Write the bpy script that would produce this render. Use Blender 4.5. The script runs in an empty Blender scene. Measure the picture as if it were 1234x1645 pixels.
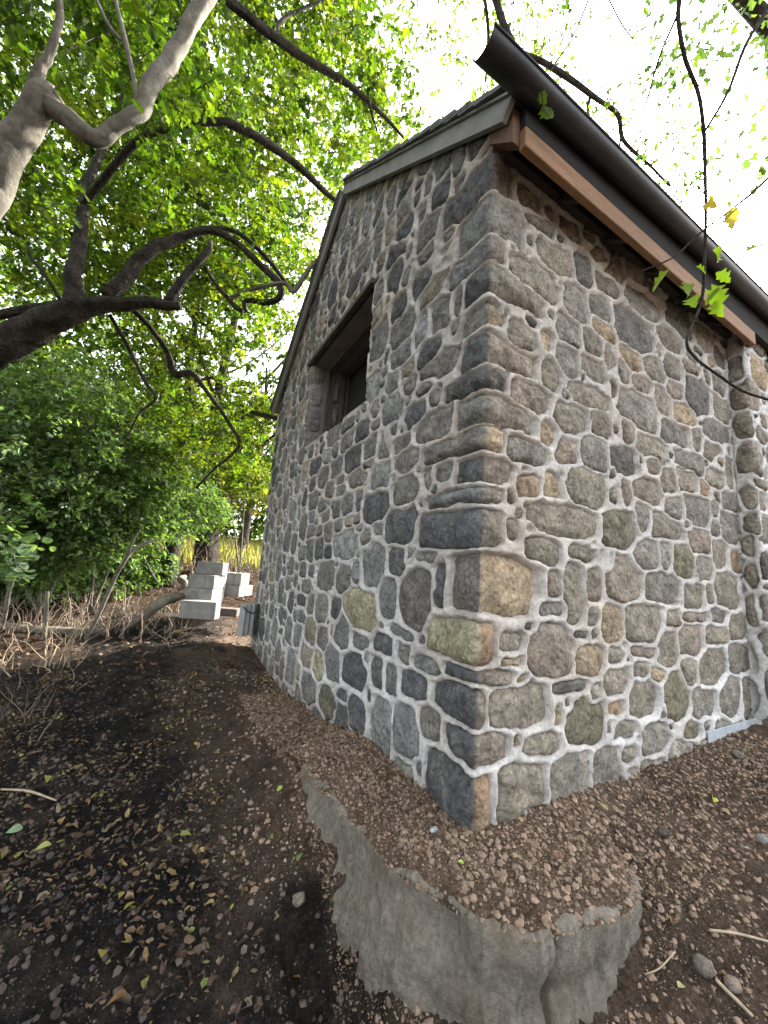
import bpy, math, random
import numpy as np
from mathutils import Matrix, Vector
rng = np.random.default_rng(7); random.seed(7)
SC = bpy.context.scene
COL = SC.collection

# ------------------------------------------------------------------ camera
F = 618.0; CX, CY = 617.0, 822.5
_Z = np.array([900 - CX, -3082 - CY, F]); _Z /= np.linalg.norm(_Z)
_y = -(_Z[0] * (262 - CX) + _Z[2] * F) / _Z[1]
_Y = np.array([262 - CX, _y, F]); _Y /= np.linalg.norm(_Y)
_X = np.cross(_Y, _Z)
B = np.stack([_X, _Y, _Z])
CAM = np.array([-1.256, -1.323, 1.0])
cd = bpy.data.cameras.new('camera'); cam = bpy.data.objects.new('camera', cd); COL.objects.link(cam)
cd.sensor_fit = 'HORIZONTAL'; cd.sensor_width = 36; cd.lens = F / 1234 * 36
cd.clip_start = 0.05; cd.clip_end = 500
M = np.eye(4); M[:3, 0] = B[:, 0]; M[:3, 1] = -B[:, 1]; M[:3, 2] = -B[:, 2]; M[:3, 3] = CAM
cam.matrix_world = Matrix(M.tolist())
SC.camera = cam

def ray(px, py): return B @ np.array([px - CX, py - CY, F])
def at(px, py, d): return CAM + ray(px, py) * d / F
def onz(px, py, z=0.):
    r = ray(px, py); return CAM + r * (z - CAM[2]) / r[2]
def onx(px, py, x=0.):
    r = ray(px, py); return CAM + r * (x - CAM[0]) / r[0]
def ony(px, py, y=0.):
    r = ray(px, py); return CAM + r * (y - CAM[1]) / r[1]
def proj(P):
    v = (np.atleast_2d(P) - CAM) @ B
    return CX + F * v[:, 0] / v[:, 2], CY + F * v[:, 1] / v[:, 2], v[:, 2]

# ------------------------------------------------------------------ sky, sun, exposure
SUN = np.array([0.80, 0.30, 0.60]); SUN /= np.linalg.norm(SUN)
w = bpy.data.worlds.new('World'); SC.world = w; w.use_nodes = True
nt = w.node_tree; nt.nodes.clear()
sky = nt.nodes.new('ShaderNodeTexSky'); sky.sky_type = 'NISHITA'; sky.sun_disc = False
sky.sun_elevation = math.asin(SUN[2]); sky.sun_rotation = math.atan2(SUN[0], SUN[1])
sky.dust_density = 4.0; sky.air_density = 1.0; sky.ozone_density = 1.0
hs = nt.nodes.new('ShaderNodeHueSaturation'); hs.inputs['Saturation'].default_value = 0.22
hs.inputs['Value'].default_value = 1.25
bg = nt.nodes.new('ShaderNodeBackground'); bg.inputs['Strength'].default_value = 0.15
wo = nt.nodes.new('ShaderNodeOutputWorld')
nt.links.new(sky.outputs[0], hs.inputs['Color']); nt.links.new(hs.outputs[0], bg.inputs['Color'])
nt.links.new(bg.outputs[0], wo.inputs['Surface'])
sl = bpy.data.lights.new('sun', 'SUN'); sl.energy = 4.0; sl.angle = math.radians(0.6); sl.color = (1.0, 0.93, 0.82)
so = bpy.data.objects.new('sun', sl); COL.objects.link(so); so.location = (8, 4, 9)
so.rotation_euler = Vector((-SUN).tolist()).to_track_quat('-Z', 'Y').to_euler()
SC.view_settings.view_transform = 'Standard'; SC.view_settings.look = 'None'
SC.view_settings.exposure = 2.5; SC.view_settings.gamma = 1.0; SC.view_settings.use_curve_mapping = False
SC.cycles.max_bounces = 6; SC.cycles.diffuse_bounces = 3; SC.cycles.transmission_bounces = 4
SC.cycles.transparent_max_bounces = 4; SC.cycles.glossy_bounces = 2

# ------------------------------------------------------------------ materials
def mat(name, base=None, rough=0.85, attr=None, n1=(3, .7, 1.3), n2=None, bump=(40, .3), bump2=None,
        spec=None, trans=None, tint=None, facet=None, stretch=None, metal=0.0, specks=None, tints=()):
    m = bpy.data.materials.new(name); m.use_nodes = True
    t = m.node_tree; t.nodes.clear(); L = t.links
    N = lambda k: t.nodes.new(k)
    out = N('ShaderNodeOutputMaterial'); bs = N('ShaderNodeBsdfPrincipled')
    geo = N('ShaderNodeNewGeometry'); pos = geo.outputs['Position']
    if stretch:
        mp = N('ShaderNodeMapping'); mp.inputs['Scale'].default_value = stretch
        L.new(pos, mp.inputs['Vector']); pos = mp.outputs[0]
    if attr:
        a = N('ShaderNodeAttribute'); a.attribute_name = attr; c = a.outputs['Color']
    else:
        a = N('ShaderNodeRGB'); a.outputs[0].default_value = (*base, 1); c = a.outputs[0]
    def noise(scale, detail=4, rough_=.6):
        n = N('ShaderNodeTexNoise'); n.inputs['Scale'].default_value = scale
        n.inputs['Detail'].default_value = detail; n.inputs['Roughness'].default_value = rough_
        L.new(pos, n.inputs['Vector']); return n.outputs['Fac']
    def rng_(s, a0, a1, b0, b1):
        r = N('ShaderNodeMapRange'); r.inputs[1].default_value = a0; r.inputs[2].default_value = a1
        r.inputs[3].default_value = b0; r.inputs[4].default_value = b1; L.new(s, r.inputs[0]); return r.outputs[0]
    for nn in (n1, n2):
        if nn:
            f = rng_(noise(nn[0]), .3, .7, nn[1], nn[2])
            mm = N('ShaderNodeVectorMath'); mm.operation = 'SCALE'; L.new(c, mm.inputs[0]); L.new(f, mm.inputs['Scale']); c = mm.outputs[0]
    for (sc_, lo, hi, colr, amt) in tints:     # patches of another colour
        f = rng_(noise(sc_), lo, hi, 0, amt)
        mx = N('ShaderNodeMix'); mx.data_type = 'RGBA'; L.new(f, mx.inputs[0]); L.new(c, mx.inputs[6]); mx.inputs[7].default_value = (*colr, 1); c = mx.outputs[2]
    L.new(c, bs.inputs['Base Color'])
    bs.inputs['Roughness'].default_value = rough; bs.inputs['Metallic'].default_value = metal
    if spec is not None: bs.inputs['Specular IOR Level'].default_value = spec
    if bump:
        b = N('ShaderNodeBump'); b.inputs['Strength'].default_value = bump[1]; b.inputs['Distance'].default_value = bump[2] if len(bump) > 2 else .01
        L.new(noise(bump[0], 6, .7), b.inputs['Height'])
        if bump2:
            b2 = N('ShaderNodeBump'); b2.inputs['Strength'].default_value = bump2[1]; b2.inputs['Distance'].default_value = bump2[2]
            L.new(noise(bump2[0], 3, .6), b2.inputs['Height']); L.new(b.outputs[0], b2.inputs['Normal']); b = b2
        if facet:
            vo = N('ShaderNodeTexVoronoi'); vo.feature = 'F1'; vo.inputs['Scale'].default_value = facet[0]
            nn_ = N('ShaderNodeTexNoise'); nn_.inputs['Scale'].default_value = 12; nn_.inputs['Detail'].default_value = 3; L.new(pos, nn_.inputs['Vector'])
            ad = N('ShaderNodeVectorMath'); ad.operation = 'MULTIPLY_ADD'; L.new(nn_.outputs['Color'], ad.inputs[0]); ad.inputs[1].default_value = (.10, .10, .10); L.new(pos, ad.inputs[2]); L.new(ad.outputs[0], vo.inputs['Vector'])
            b3 = N('ShaderNodeBump'); b3.inputs['Strength'].default_value = facet[1]; b3.inputs['Distance'].default_value = facet[2]
            L.new(vo.outputs['Distance'], b3.inputs['Height']); L.new(b.outputs[0], b3.inputs['Normal']); b = b3
        L.new(b.outputs[0], bs.inputs['Normal'])
    last = bs.outputs[0]
    if trans:
        tr = N('ShaderNodeBsdfTranslucent')
        mv = N('ShaderNodeVectorMath'); mv.operation = 'MULTIPLY'; mv.inputs[1].default_value = trans[1]; L.new(c, mv.inputs[0]); L.new(mv.outputs[0], tr.inputs[0])
        ms = N('ShaderNodeMixShader'); ms.inputs[0].default_value = trans[0]; L.new(last, ms.inputs[1]); L.new(tr.outputs[0], ms.inputs[2]); last = ms.outputs[0]
    L.new(last, out.inputs['Surface'])
    return m

MAT = dict(
    stone=mat('fieldstone', attr='Col', rough=.92, n1=(11, .60, 1.50), n2=(55, .55, 1.55), bump=(60, 1.0, .012), bump2=(230, .9, .004), facet=(20, .8, .020), spec=.3,
              tints=((14, .54, .70, (.19, .175, .12), .5), (23, .57, .70, (.27, .27, .25), .45), (9, .60, .72, (.11, .11, .07), .35), (220, .60, .72, (.40, .40, .37), .5), (130, .60, .70, (.025, .025, .025), .65))),
    mortar=mat('mortar', attr='Col', rough=.95, n1=(6, .72, 1.22), n2=(55, .74, 1.2), bump=(38, .9, .012), bump2=(170, .8, .004), spec=.25, tints=((8, .56, .72, (.25, .22, .19), .35), (210, .62, .72, (.12, .11, .10), .5))),
    soil=mat('soil', attr='Col', rough=1.0, n1=(13, .6, 1.45), n2=(90, .5, 1.5), bump=(40, 1.0, .035), bump2=(160, 1.0, .010), spec=.15, tints=((26, .58, .68, (.17, .13, .10), .35), (90, .60, .70, (.20, .16, .13), .5))),
    clod=mat('soil_clod', attr='Col', rough=1.0, n1=(60, .65, 1.4), bump=(160, .8, .004), spec=.1),
    concrete=mat('rough_concrete', base=(.195, .175, .143), rough=.95, n1=(6, .72, 1.25), n2=(60, .7, 1.3), bump=(45, .9, .016), bump2=(160, .9, .006),
                 tints=((6, .50, .66, (.13, .10, .07), .6), (13, .54, .68, (.25, .23, .195), .7), (3.5, .52, .66, (.10, .075, .052), .6), (150, .6, .7, (.05, .045, .04), .5)), spec=.2),
    block=mat('concrete_block', base=(.235, .23, .215), rough=.95, n1=(8, .7, 1.15), n2=(110, .7, 1.25), bump=(90, .9, .006)),
    bark=mat('dark_bark', base=(.042, .036, .029), rough=.95, n1=(9, .5, 1.7), n2=(60, .5, 1.6), bump=(55, 1.0, .03), bump2=(150, .8, .008), facet=(26, .9, .02), spec=.15),
    bark_pale=mat('pale_bark', base=(.135, .122, .098), rough=.9, n1=(6, .6, 1.35), n2=(40, .75, 1.2), bump=(25, .6, .012), bump2=(110, .5, .004), spec=.2,
                  tints=((9, .58, .68, (.05, .04, .03), .6),)),
    twig=mat('dry_twig', attr='Col', rough=.9, n1=(20, .7, 1.3), bump=None),
    wood=mat('new_timber', base=(.19, .098, .044), rough=.75, n1=(4, .75, 1.25), n2=(30, .7, 1.25), stretch=(1, 9, 9), bump=(60, .3, .003)),
    wood_end=mat('timber_end', base=(.13, .07, .045), rough=.8, n1=(9, .75, 1.25), n2=(60, .7, 1.25), stretch=(1, 4, 1), bump=(80, .4, .003)),
    old_wood=mat('weathered_timber', base=(.085, .070, .060), rough=.9, n1=(6, .7, 1.3), n2=(50, .65, 1.3), stretch=(3, 1, 6), bump=(60, .6, .005)),
    dark_wood=mat('dark_timber', base=(.035, .028, .024), rough=.85, n1=(6, .7, 1.3), n2=(50, .7, 1.3), bump=(60, .5, .004)),
    verge=mat('grey_verge_board', base=(.20, .20, .19), rough=.8, n1=(6, .8, 1.2), n2=(90, .8, 1.2), bump=(100, .3, .002)),
    shingle=mat('slate_shingle', base=(.11, .115, .12), rough=.85, n1=(12, .6, 1.4), n2=(80, .75, 1.25), bump=(80, .5, .004)),
    gutter=mat('black_gutter', base=(.012, .0125, .015), rough=.42, n1=(5, .7, 1.5), bump=(20, .05, .002), tints=((6, .55, .75, (.05, .045, .04), .5),)),
    metal=mat('galvanised_strip', base=(.42, .46, .50), rough=.45, n1=(10, .75, 1.15), bump=(40, .2, .002), metal=.2),
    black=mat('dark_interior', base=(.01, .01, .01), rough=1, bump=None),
    strap=mat('black_strap', base=(.02, .02, .02), rough=.6, bump=None),
    slab=mat('blue_grey_slab', base=(.30, .30, .295), rough=.85, n1=(8, .8, 1.15), n2=(90, .85, 1.1), bump=(60, .4, .004)),
    wood_pale=mat('pale_board', base=(.50, .42, .30), rough=.8, n1=(8, .8, 1.15), n2=(50, .8, 1.15), bump=(60, .4, .003)),
    leaf=mat('green_leaf', attr='Col', rough=.6, n1=(2.5, .7, 1.3), bump=None, spec=.2, trans=(.54, (1.22, 1.34, .42))),
    dryleaf=mat('dry_leaf', attr='Col', rough=.8, n1=(60, .75, 1.25), bump=(90, .4, .002), trans=(.15, (1.5, 1.4, 1.2))),
    grass=mat('far_grass', attr='Col', rough=.9, n1=(2, .7, 1.3), n2=(30, .7, 1.3), bump=None, trans=(.4, (2.2, 2.2, 1.0))),
)

# ------------------------------------------------------------------ object helpers
def tag(o, label=None, cat=None, group=None, kind=None):
    if label: o['label'] = label
    if cat: o['category'] = cat
    if group: o['group'] = group
    if kind: o['kind'] = kind
    return o
def thing(name, loc, label, cat, group=None):
    o = bpy.data.objects.new(name, None); COL.objects.link(o); o.location = tuple(float(v) for v in loc)
    o.empty_display_size = .1
    return tag(o, label, cat, group)
def wloc(o):
    v = Vector((0, 0, 0))
    while o is not None: v += o.location; o = o.parent
    return np.array(v)
def meshobj(name, V, FA, material, parent=None, col=None, smooth=True, origin=None):
    """V world-space vertices; FA face array (n,3|4) or list of arrays/lists"""
    V = np.asarray(V, dtype=np.float64)
    if origin is None: origin = V.mean(0) if parent is None or True else V[0]
    me = bpy.data.meshes.new(name)
    if isinstance(FA, np.ndarray): FA = [FA]
    loops = np.concatenate([np.asarray(f).ravel() for f in FA]).astype(np.int32)
    sizes = np.concatenate([np.full(len(f), np.asarray(f).shape[1]) for f in FA]).astype(np.int32)
    starts = np.concatenate([[0], np.cumsum(sizes)[:-1]]).astype(np.int32)
    me.vertices.add(len(V)); me.vertices.foreach_set('co', (V - origin).astype(np.float32).ravel())
    me.loops.add(len(loops)); me.loops.foreach_set('vertex_index', loops)
    me.polygons.add(len(sizes)); me.polygons.foreach_set('loop_start', starts)
    me.polygons.foreach_set('use_smooth', np.full(len(sizes), bool(smooth)))
    me.update(calc_edges=True)
    if col is not None:
        c = np.asarray(col, dtype=np.float32)
        if c.ndim == 1: c = np.tile(c, (len(V), 1))
        c = np.concatenate([c[:, :3], np.ones((len(V), 1), np.float32)], 1)
        at_ = me.attributes.new('Col', 'FLOAT_COLOR', 'POINT'); at_.data.foreach_set('color', c.ravel())
    me.materials.append(MAT[material])
    o = bpy.data.objects.new(name, me); COL.objects.link(o)
    if parent is not None:
        o.parent = parent; o.location = tuple((np.asarray(origin) - wloc(parent)).tolist())
    else: o.location = tuple(np.asarray(origin).tolist())
    return o

def hsh(ix, iy, s):
    h = (ix.astype(np.int64) * 374761393 + iy.astype(np.int64) * 668265263 + s * 1442695041) & 0xffffffff
    h = ((h ^ (h >> 13)) * 1274126177) & 0xffffffff
    return ((h ^ (h >> 16)) & 0xffff) / 65535.0
def vn(x, y, s=0):
    x = np.asarray(x, float); y = np.asarray(y, float)
    ix = np.floor(x); iy = np.floor(y); fx = x - ix; fy = y - iy
    fx = fx * fx * (3 - 2 * fx); fy = fy * fy * (3 - 2 * fy)
    a = hsh(ix, iy, s); b = hsh(ix + 1, iy, s); c = hsh(ix, iy + 1, s); d = hsh(ix + 1, iy + 1, s)
    return (a * (1 - fx) + b * fx) * (1 - fy) + (c * (1 - fx) + d * fx) * fy
def fbm(x, y, s=0, o=4, g=.5):
    t = 0; a = 1; n = 0
    for i in range(o):
        t = t + a * vn(x * 2 ** i, y * 2 ** i, s + i * 17); n += a; a *= g
    return t / n - .5

def box(x0, x1, y0, y1, z0, z1):
    V = np.array([(x, y, z) for x in (x0, x1) for y in (y0, y1) for z in (z0, z1)], float)
    Fq = np.array([(0, 1, 3, 2), (4, 6, 7, 5), (0, 4, 5, 1), (2, 3, 7, 6), (0, 2, 6, 4), (1, 5, 7, 3)])
    return V, Fq
def boxobj(name, b, material, parent, bev=.003, rot=None, jit=0.0, col=None):
    """box with bevelled edges; b = (x0,x1,y0,y1,z0,z1); rot = (angle z, pivot)"""
    x0, x1, y0, y1, z0, z1 = b
    V = []; bv = min(bev, (x1 - x0) / 3, (y1 - y0) / 3, (z1 - z0) / 3)
    # three nested boxes -> 24 vertices chamfered
    idx = {}
    Fs = []; Tri = []
    for i, sx in enumerate((0, 1)):
        for j, sy in enumerate((0, 1)):
            for k, sz in enumerate((0, 1)):
                X = (x0, x1)[sx]; Y = (y0, y1)[sy]; Z = (z0, z1)[sz]
                ix_ = X + (bv if sx == 0 else -bv); iy_ = Y + (bv if sy == 0 else -bv); iz_ = Z + (bv if sz == 0 else -bv)
                idx[(sx, sy, sz)] = len(V); V += [(X, iy_, iz_), (ix_, Y, iz_), (ix_, iy_, Z)]
    g = lambda s, a: idx[s] + a
    Q = []
    for s in (0, 1):
        Q.append([g((s, 0, 0), 0), g((s, 1, 0), 0), g((s, 1, 1), 0), g((s, 0, 1), 0)][::(-1 if s == 0 else 1)])
        Q.append([g((0, s, 0), 1), g((0, s, 1), 1), g((1, s, 1), 1), g((1, s, 0), 1)][::(-1 if s == 0 else 1)])
        Q.append([g((0, 0, s), 2), g((1, 0, s), 2), g((1, 1, s), 2), g((0, 1, s), 2)][::(-1 if s == 0 else 1)])
    for a in (0, 1):
        for b_ in (0, 1):
            Q.append([g((a, b_, 0), 0), g((a, b_, 1), 0), g((a, b_, 1), 1), g((a, b_, 0), 1)])
            Q.append([g((a, 0, b_), 0), g((a, 1, b_), 0), g((a, 1, b_), 2), g((a, 0, b_), 2)])
            Q.append([g((0, a, b_), 1), g((1, a, b_), 1), g((1, a, b_), 2), g((0, a, b_), 2)])
    for s in idx: Tri.append([g(s, 0), g(s, 1), g(s, 2)])
    V = np.array(V, float)
    if jit: V += rng.normal(0, jit, V.shape)
    if rot:
        an, pv = rot; c, s = math.cos(an), math.sin(an); d = V[:, :2] - pv
        V[:, :2] = np.stack([d[:, 0] * c - d[:, 1] * s, d[:, 0] * s + d[:, 1] * c], 1) + pv
    return meshobj(name, V, [np.array(Q), np.array(Tri)], material, parent, col=col, smooth=False)

def smooth_path(P, R, seg=5):
    P = np.asarray(P, float); R = np.asarray(R, float)
    Pe = np.vstack([2 * P[0] - P[1], P, 2 * P[-1] - P[-2]]); Re = np.concatenate([[R[0]], R, [R[-1]]])
    o = []; r = []
    for i in range(1, len(Pe) - 2):
        for k in range(seg):
            t = k / seg
            a, b, c, d = Pe[i - 1], Pe[i], Pe[i + 1], Pe[i + 2]
            o.append(.5 * ((2 * b) + (-a + c) * t + (2 * a - 5 * b + 4 * c - d) * t * t + (-a + 3 * b - 3 * c + d) * t ** 3))
            r.append(Re[i] * (1 - t) + Re[i + 1] * t)
    o.append(P[-1]); r.append(R[-1])
    return np.array(o), np.array(r)
def tube(P, R, sides=8, noise=0.0, cap=True, s=0):
    P = np.asarray(P, float); n = len(P)
    T = np.gradient(P, axis=0); T /= np.linalg.norm(T, axis=1)[:, None] + 1e-9
    up = np.array([0, 0, 1.]) if abs(T[0][2]) < .9 else np.array([1., 0, 0])
    A = np.cross(T[0], up); A /= np.linalg.norm(A); V = []
    ang = np.linspace(0, 2 * np.pi, sides, endpoint=False)
    for i in range(n):
        A = A - T[i] * (A @ T[i]); A /= np.linalg.norm(A) + 1e-9; Bv = np.cross(T[i], A)
        rr = R[i] * (1 + noise * (vn(np.cos(ang) * 1.5 + 5 + i * .10, np.sin(ang) * 1.5 + 5 + i * .05, s) - .5) * 2)
        if noise: rr = rr * (1 + noise * .8 * fbm(np.cos(ang) * 3.2 + 9 + i * .09, np.sin(ang) * 3.2 + i * .12, s + 7, 3, .6))
        V.append(P[i] + (np.cos(ang) * rr)[:, None] * A + (np.sin(ang) * rr)[:, None] * Bv)
    V = np.vstack(V)
    i = np.arange(n - 1)[:, None] * sides; j = np.arange(sides)[None]; j2 = (j + 1) % sides
    Q = np.stack([i + j, i + j2, i + sides + j2, i + sides + j], -1).reshape(-1, 4)
    Ts = []
    if cap:
        V = np.vstack([V, P[0], P[-1]]); c0 = len(V) - 2
        Ts = np.array([[c0, (k + 1) % sides, k] for k in range(sides)] + [[c0 + 1, (n - 1) * sides + k, (n - 1) * sides + (k + 1) % sides] for k in range(sides)])
    return V, Q, Ts
class Acc:
    """accumulates geometry"""
    def __init__(s): s.V = []; s.Q = []; s.T = []; s.C = []; s.n = 0
    def add(s, V, Q=None, T=None, C=None):
        V = np.asarray(V)
        if Q is not None and len(Q): s.Q.append(np.asarray(Q) + s.n)
        if T is not None and len(T): s.T.append(np.asarray(T) + s.n)
        if C is not None:
            C = np.asarray(C, float); s.C.append(np.tile(C, (len(V), 1)) if C.ndim == 1 else C)
        s.V.append(V); s.n += len(V)
    def build(s, name, material, parent=None, smooth=True):
        FA = []
        if s.Q: FA.append(np.vstack(s.Q))
        if s.T: FA.append(np.vstack(s.T))
        return meshobj(name, np.vstack(s.V), FA, material, parent, col=np.vstack(s.C) if s.C else None, smooth=smooth)

#@@WALL
# ------------------------------------------------------------------ the stone house
PC = dict(g=(.160, .157, .148), d=(.088, .087, .088), n=(.178, .168, .146), b=(.165, .148, .130), t=(.245, .205, .150),
          l=(.225, .225, .21), y=(.27, .24, .15), o=(.22, .165, .115), m=(.130, .124, .092))
X1, STEP = 2.873, 0.13          # where the projecting pier starts on the side wall and how far it stands out
UP = X1 + STEP                  # unrolled u of the pier's front face start
HW, EAVE, APEX = 4.53, 3.44, 5.17
# stones: per zoomed view (x offset, y offset, scale): cx,cy,w,h,colour ; side wall
SIDE = [
 (740, 180, 4.936, "540,690,210,200,b 620,900,220,110,n 690,790,110,120,b 545,1035,55,110,g 850,920,150,150,b 1010,1000,100,90,b 1130,1150,220,150,b"),
 (740, 400, 4.936, "750,80,270,220,n 975,190,150,270,d 570,240,350,230,n 905,430,180,280,g 1095,480,190,200,g 1150,280,190,160,b 845,640,170,230,g 480,720,190,210,n 680,740,85,120,t 1030,750,150,190,b 1135,650,200,130,t 840,890,170,200,g 700,1010,150,220,n 1045,945,200,160,n 1200,900,110,200,b"),
 (960, 340, 4.936, "350,730,280,190,g 280,950,300,280,d 640,850,200,260,d 110,420,190,250,b 560,1000,200,170,b 830,1010,120,170,n 485,1110,60,90,b 780,1100,70,60,g 740,1160,80,100,g 900,880,150,120,b"),
 (980, 560, 4.936, "155,100,180,170,t 75,160,150,200,g 340,160,190,180,n 490,170,160,170,g 640,170,130,110,b 245,290,150,150,b 510,330,130,160,b 410,420,120,200,b 220,490,330,290,g 690,370,200,310,d 580,510,180,150,t 870,470,130,200,n 850,290,130,170,g 770,240,60,130,g 855,70,90,130,d 25,330,50,160,b 500,680,220,160,g 685,720,80,150,b 850,660,230,150,g 130,660,100,180,b 30,650,80,180,b 320,790,230,170,n 800,830,130,120,n 860,900,60,60,t 945,820,50,80,o 620,900,220,140,g 100,890,210,190,d 335,930,100,110,b 590,1040,140,170,n 455,1070,120,200,b 820,1040,150,140,n 945,980,70,230,n 745,1110,80,110,o 830,1180,70,110,g 290,1140,210,180,b 120,1150,80,170,b"),
 (750, 620, 4.936, "490,90,320,200,b 960,90,300,150,n 820,260,280,210,n 1095,340,220,190,b 640,370,130,210,t 465,530,300,150,g 780,520,160,180,b 1010,530,190,230,g 470,800,170,160,t 670,800,130,180,t 1000,830,390,260,n 345,870,70,130,b 760,1060,540,220,n 410,1010,60,80,b 340,1150,90,180,b"),
 (740, 840, 4.936, "640,230,260,180,n 950,240,190,120,n 1135,290,80,130,b 715,500,100,210,b 890,560,170,440,n 1050,490,130,210,b 710,690,220,110,g 530,810,80,60,d 395,930,190,150,n 400,1090,170,70,t 710,1010,320,380,b 1010,1090,200,220,t 940,880,120,50,d"),
 (970, 780, 4.936, "55,80,130,200,n 120,350,270,270,m 300,250,120,230,g 490,340,250,180,n 560,190,150,200,g 730,210,210,200,g 655,310,60,80,d 870,150,60,190,g 990,130,130,150,g 875,350,70,130,g 1000,340,150,250,g 760,450,170,190,b 910,540,120,220,n 1050,610,110,180,o 320,560,200,210,g 480,560,110,210,g 620,610,150,260,m 795,660,130,200,g 150,730,260,320,b 30,590,80,120,n 475,810,270,230,g 700,870,150,170,n 835,860,60,140,b 980,830,220,280,n 1090,800,40,160,g 310,1090,280,270,n 60,1090,150,280,t 545,1070,120,130,b 720,1040,200,70,b 910,1035,130,120,g 1050,1130,120,200,n"),
 (740, 1060, 4.936, "475,150,100,70,o 460,370,430,310,n 860,195,260,100,d 765,440,60,170,t 1060,270,80,130,n 990,490,300,340,m 620,690,260,180,n 470,1010,370,400,n 860,970,300,420,l 1140,890,210,340,g"),
 (970, 990, 4.936, "90,310,120,110,g 100,510,190,180,n 70,720,120,90,o 150,240,50,80,b 320,290,190,80,b 280,430,120,110,n 420,460,110,110,t 500,250,150,260,n 690,190,180,240,b 880,150,170,130,n 860,410,200,280,n 665,450,110,220,n 1070,330,160,230,g 570,640,180,330,m 310,660,200,280,n 790,690,170,220,g 1000,640,160,310,g 1130,650,90,320,n 150,900,200,130,g 30,870,60,130,g 400,980,200,230,l 690,910,120,140,m 610,1080,200,190,l 190,1100,110,100,n 380,1170,170,100,l 790,1040,90,100,l"),
]
PIER = [
 (980, 560, 4.936, "1010,100,110,180,n 1170,190,120,200,t 1060,330,220,220,b 1050,570,170,200,n 1195,700,80,120,n 1210,590,50,100,n 1090,850,200,260,n 1200,1080,80,70,n 1080,1100,160,250,n"),
 (970, 780, 4.936, "1150,270,170,150,n 1160,460,130,180,n 1180,700,130,230,n 1200,990,120,240,n"),
]
GABLE = [
 (600, 200, 6.17, "1070,150,190,230,d 860,350,120,270,g 700,380,170,230,g 520,420,150,150,g 330,540,130,190,b 320,660,160,150,d 455,610,90,140,d 540,640,110,160,g 450,740,80,120,d 670,720,210,230,d 490,900,90,190,g 310,850,150,220,n 560,1060,240,340,g 300,1080,190,230,d 170,1060,110,230,t 60,850,110,300,d 170,800,120,220,g 80,1000,120,200,g 720,1280,180,260,g 750,1130,150,160,g 520,1340,200,260,g 240,1270,200,260,d 50,1220,90,200,n 180,590,100,100,g 60,690,110,140,g"),
 (620, 400, 6.856, "100,350,180,450,d 400,330,250,480,d 650,130,190,220,n 510,470,340,230,t 230,350,110,190,g 150,640,180,300,d 190,880,300,320,n 600,720,260,380,n 400,900,190,330,l 800,590,130,250,b 770,900,130,180,n 490,1130,220,280,d 600,1290,430,260,b 180,1180,220,220,g 240,1350,150,170,t 85,1470,150,230,g 270,1500,170,190,b 450,1530,170,150,b 40,560,90,150,b 20,1180,50,150,d"),
 (620, 600, 6.856, "90,380,200,290,l 330,460,230,230,d 550,270,140,180,n 540,570,370,280,b 180,790,190,150,b 240,950,260,230,b 95,620,60,110,d 220,1290,290,260,n 480,1150,110,250,b 650,1070,190,230,n 400,1440,60,120,n 20,740,60,200,g"),
 (620, 800, 6.856, "170,310,330,350,d 130,690,180,280,d 290,620,130,130,n 430,660,320,120,n 350,1130,340,600,b 610,960,130,500,d 170,1480,260,120,g"),
 (600, 1000, 6.856, "110,230,200,220,d 360,340,110,220,n 610,500,290,180,g 440,690,290,290,d 210,630,130,330,g 50,540,110,330,d 370,1210,240,500,g 640,1110,220,300,b 90,1180,220,640,l 360,1600,180,150,n"),
 (480, 680, 7.475, "770,120,180,210,d 860,300,170,260,g 1030,270,150,330,g 650,410,200,290,d 585,220,150,240,n 580,60,160,120,g 430,150,160,260,g 930,30,120,90,n 830,500,130,120,b 710,680,230,210,b 980,640,240,300,l 460,540,140,270,g 450,330,70,230,g 350,400,100,180,l 300,650,130,240,b 200,530,150,180,d 170,740,70,180,d 85,590,80,180,t 380,800,110,180,b 520,820,130,130,n 500,690,110,120,b 600,980,150,230,g 720,940,90,250,g 930,1010,300,340,d 460,1050,110,200,b 295,1000,90,150,g 180,930,110,220,g 80,900,60,180,d 320,1130,120,130,b 610,1180,90,140,t 705,1165,80,130,b 480,1240,100,170,n 810,1370,120,200,b 960,1280,130,150,n 735,1280,80,80,b 360,1310,80,220,b 160,1130,70,130,g 65,1250,90,270,b 155,1310,90,130,n 255,1310,60,130,b 560,1460,290,310,l 250,1500,100,250,d 360,1540,90,150,d 150,1530,80,260,g 45,1570,80,150,g 40,400,70,150,g"),
 (480, 880, 5.48, "655,180,200,360,g 785,450,150,360,g 550,560,270,340,y 515,225,70,200,g 395,280,130,210,n 240,260,160,240,n 110,200,60,100,g 45,200,60,110,g 70,350,70,130,g 30,460,70,90,d 200,540,120,230,n 325,545,95,190,d 110,500,70,180,n 390,740,120,300,g 540,820,150,140,g 105,750,80,250,t 215,790,90,190,b 290,720,35,130,g 65,950,110,220,t 170,1040,100,230,y 300,1030,120,300,g 490,1080,190,300,d 90,1240,120,270,g 250,1370,120,270,m 385,1300,80,100,d 385,1520,110,260,d 265,650,30,60,d 30,620,70,100,g"),
]
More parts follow.
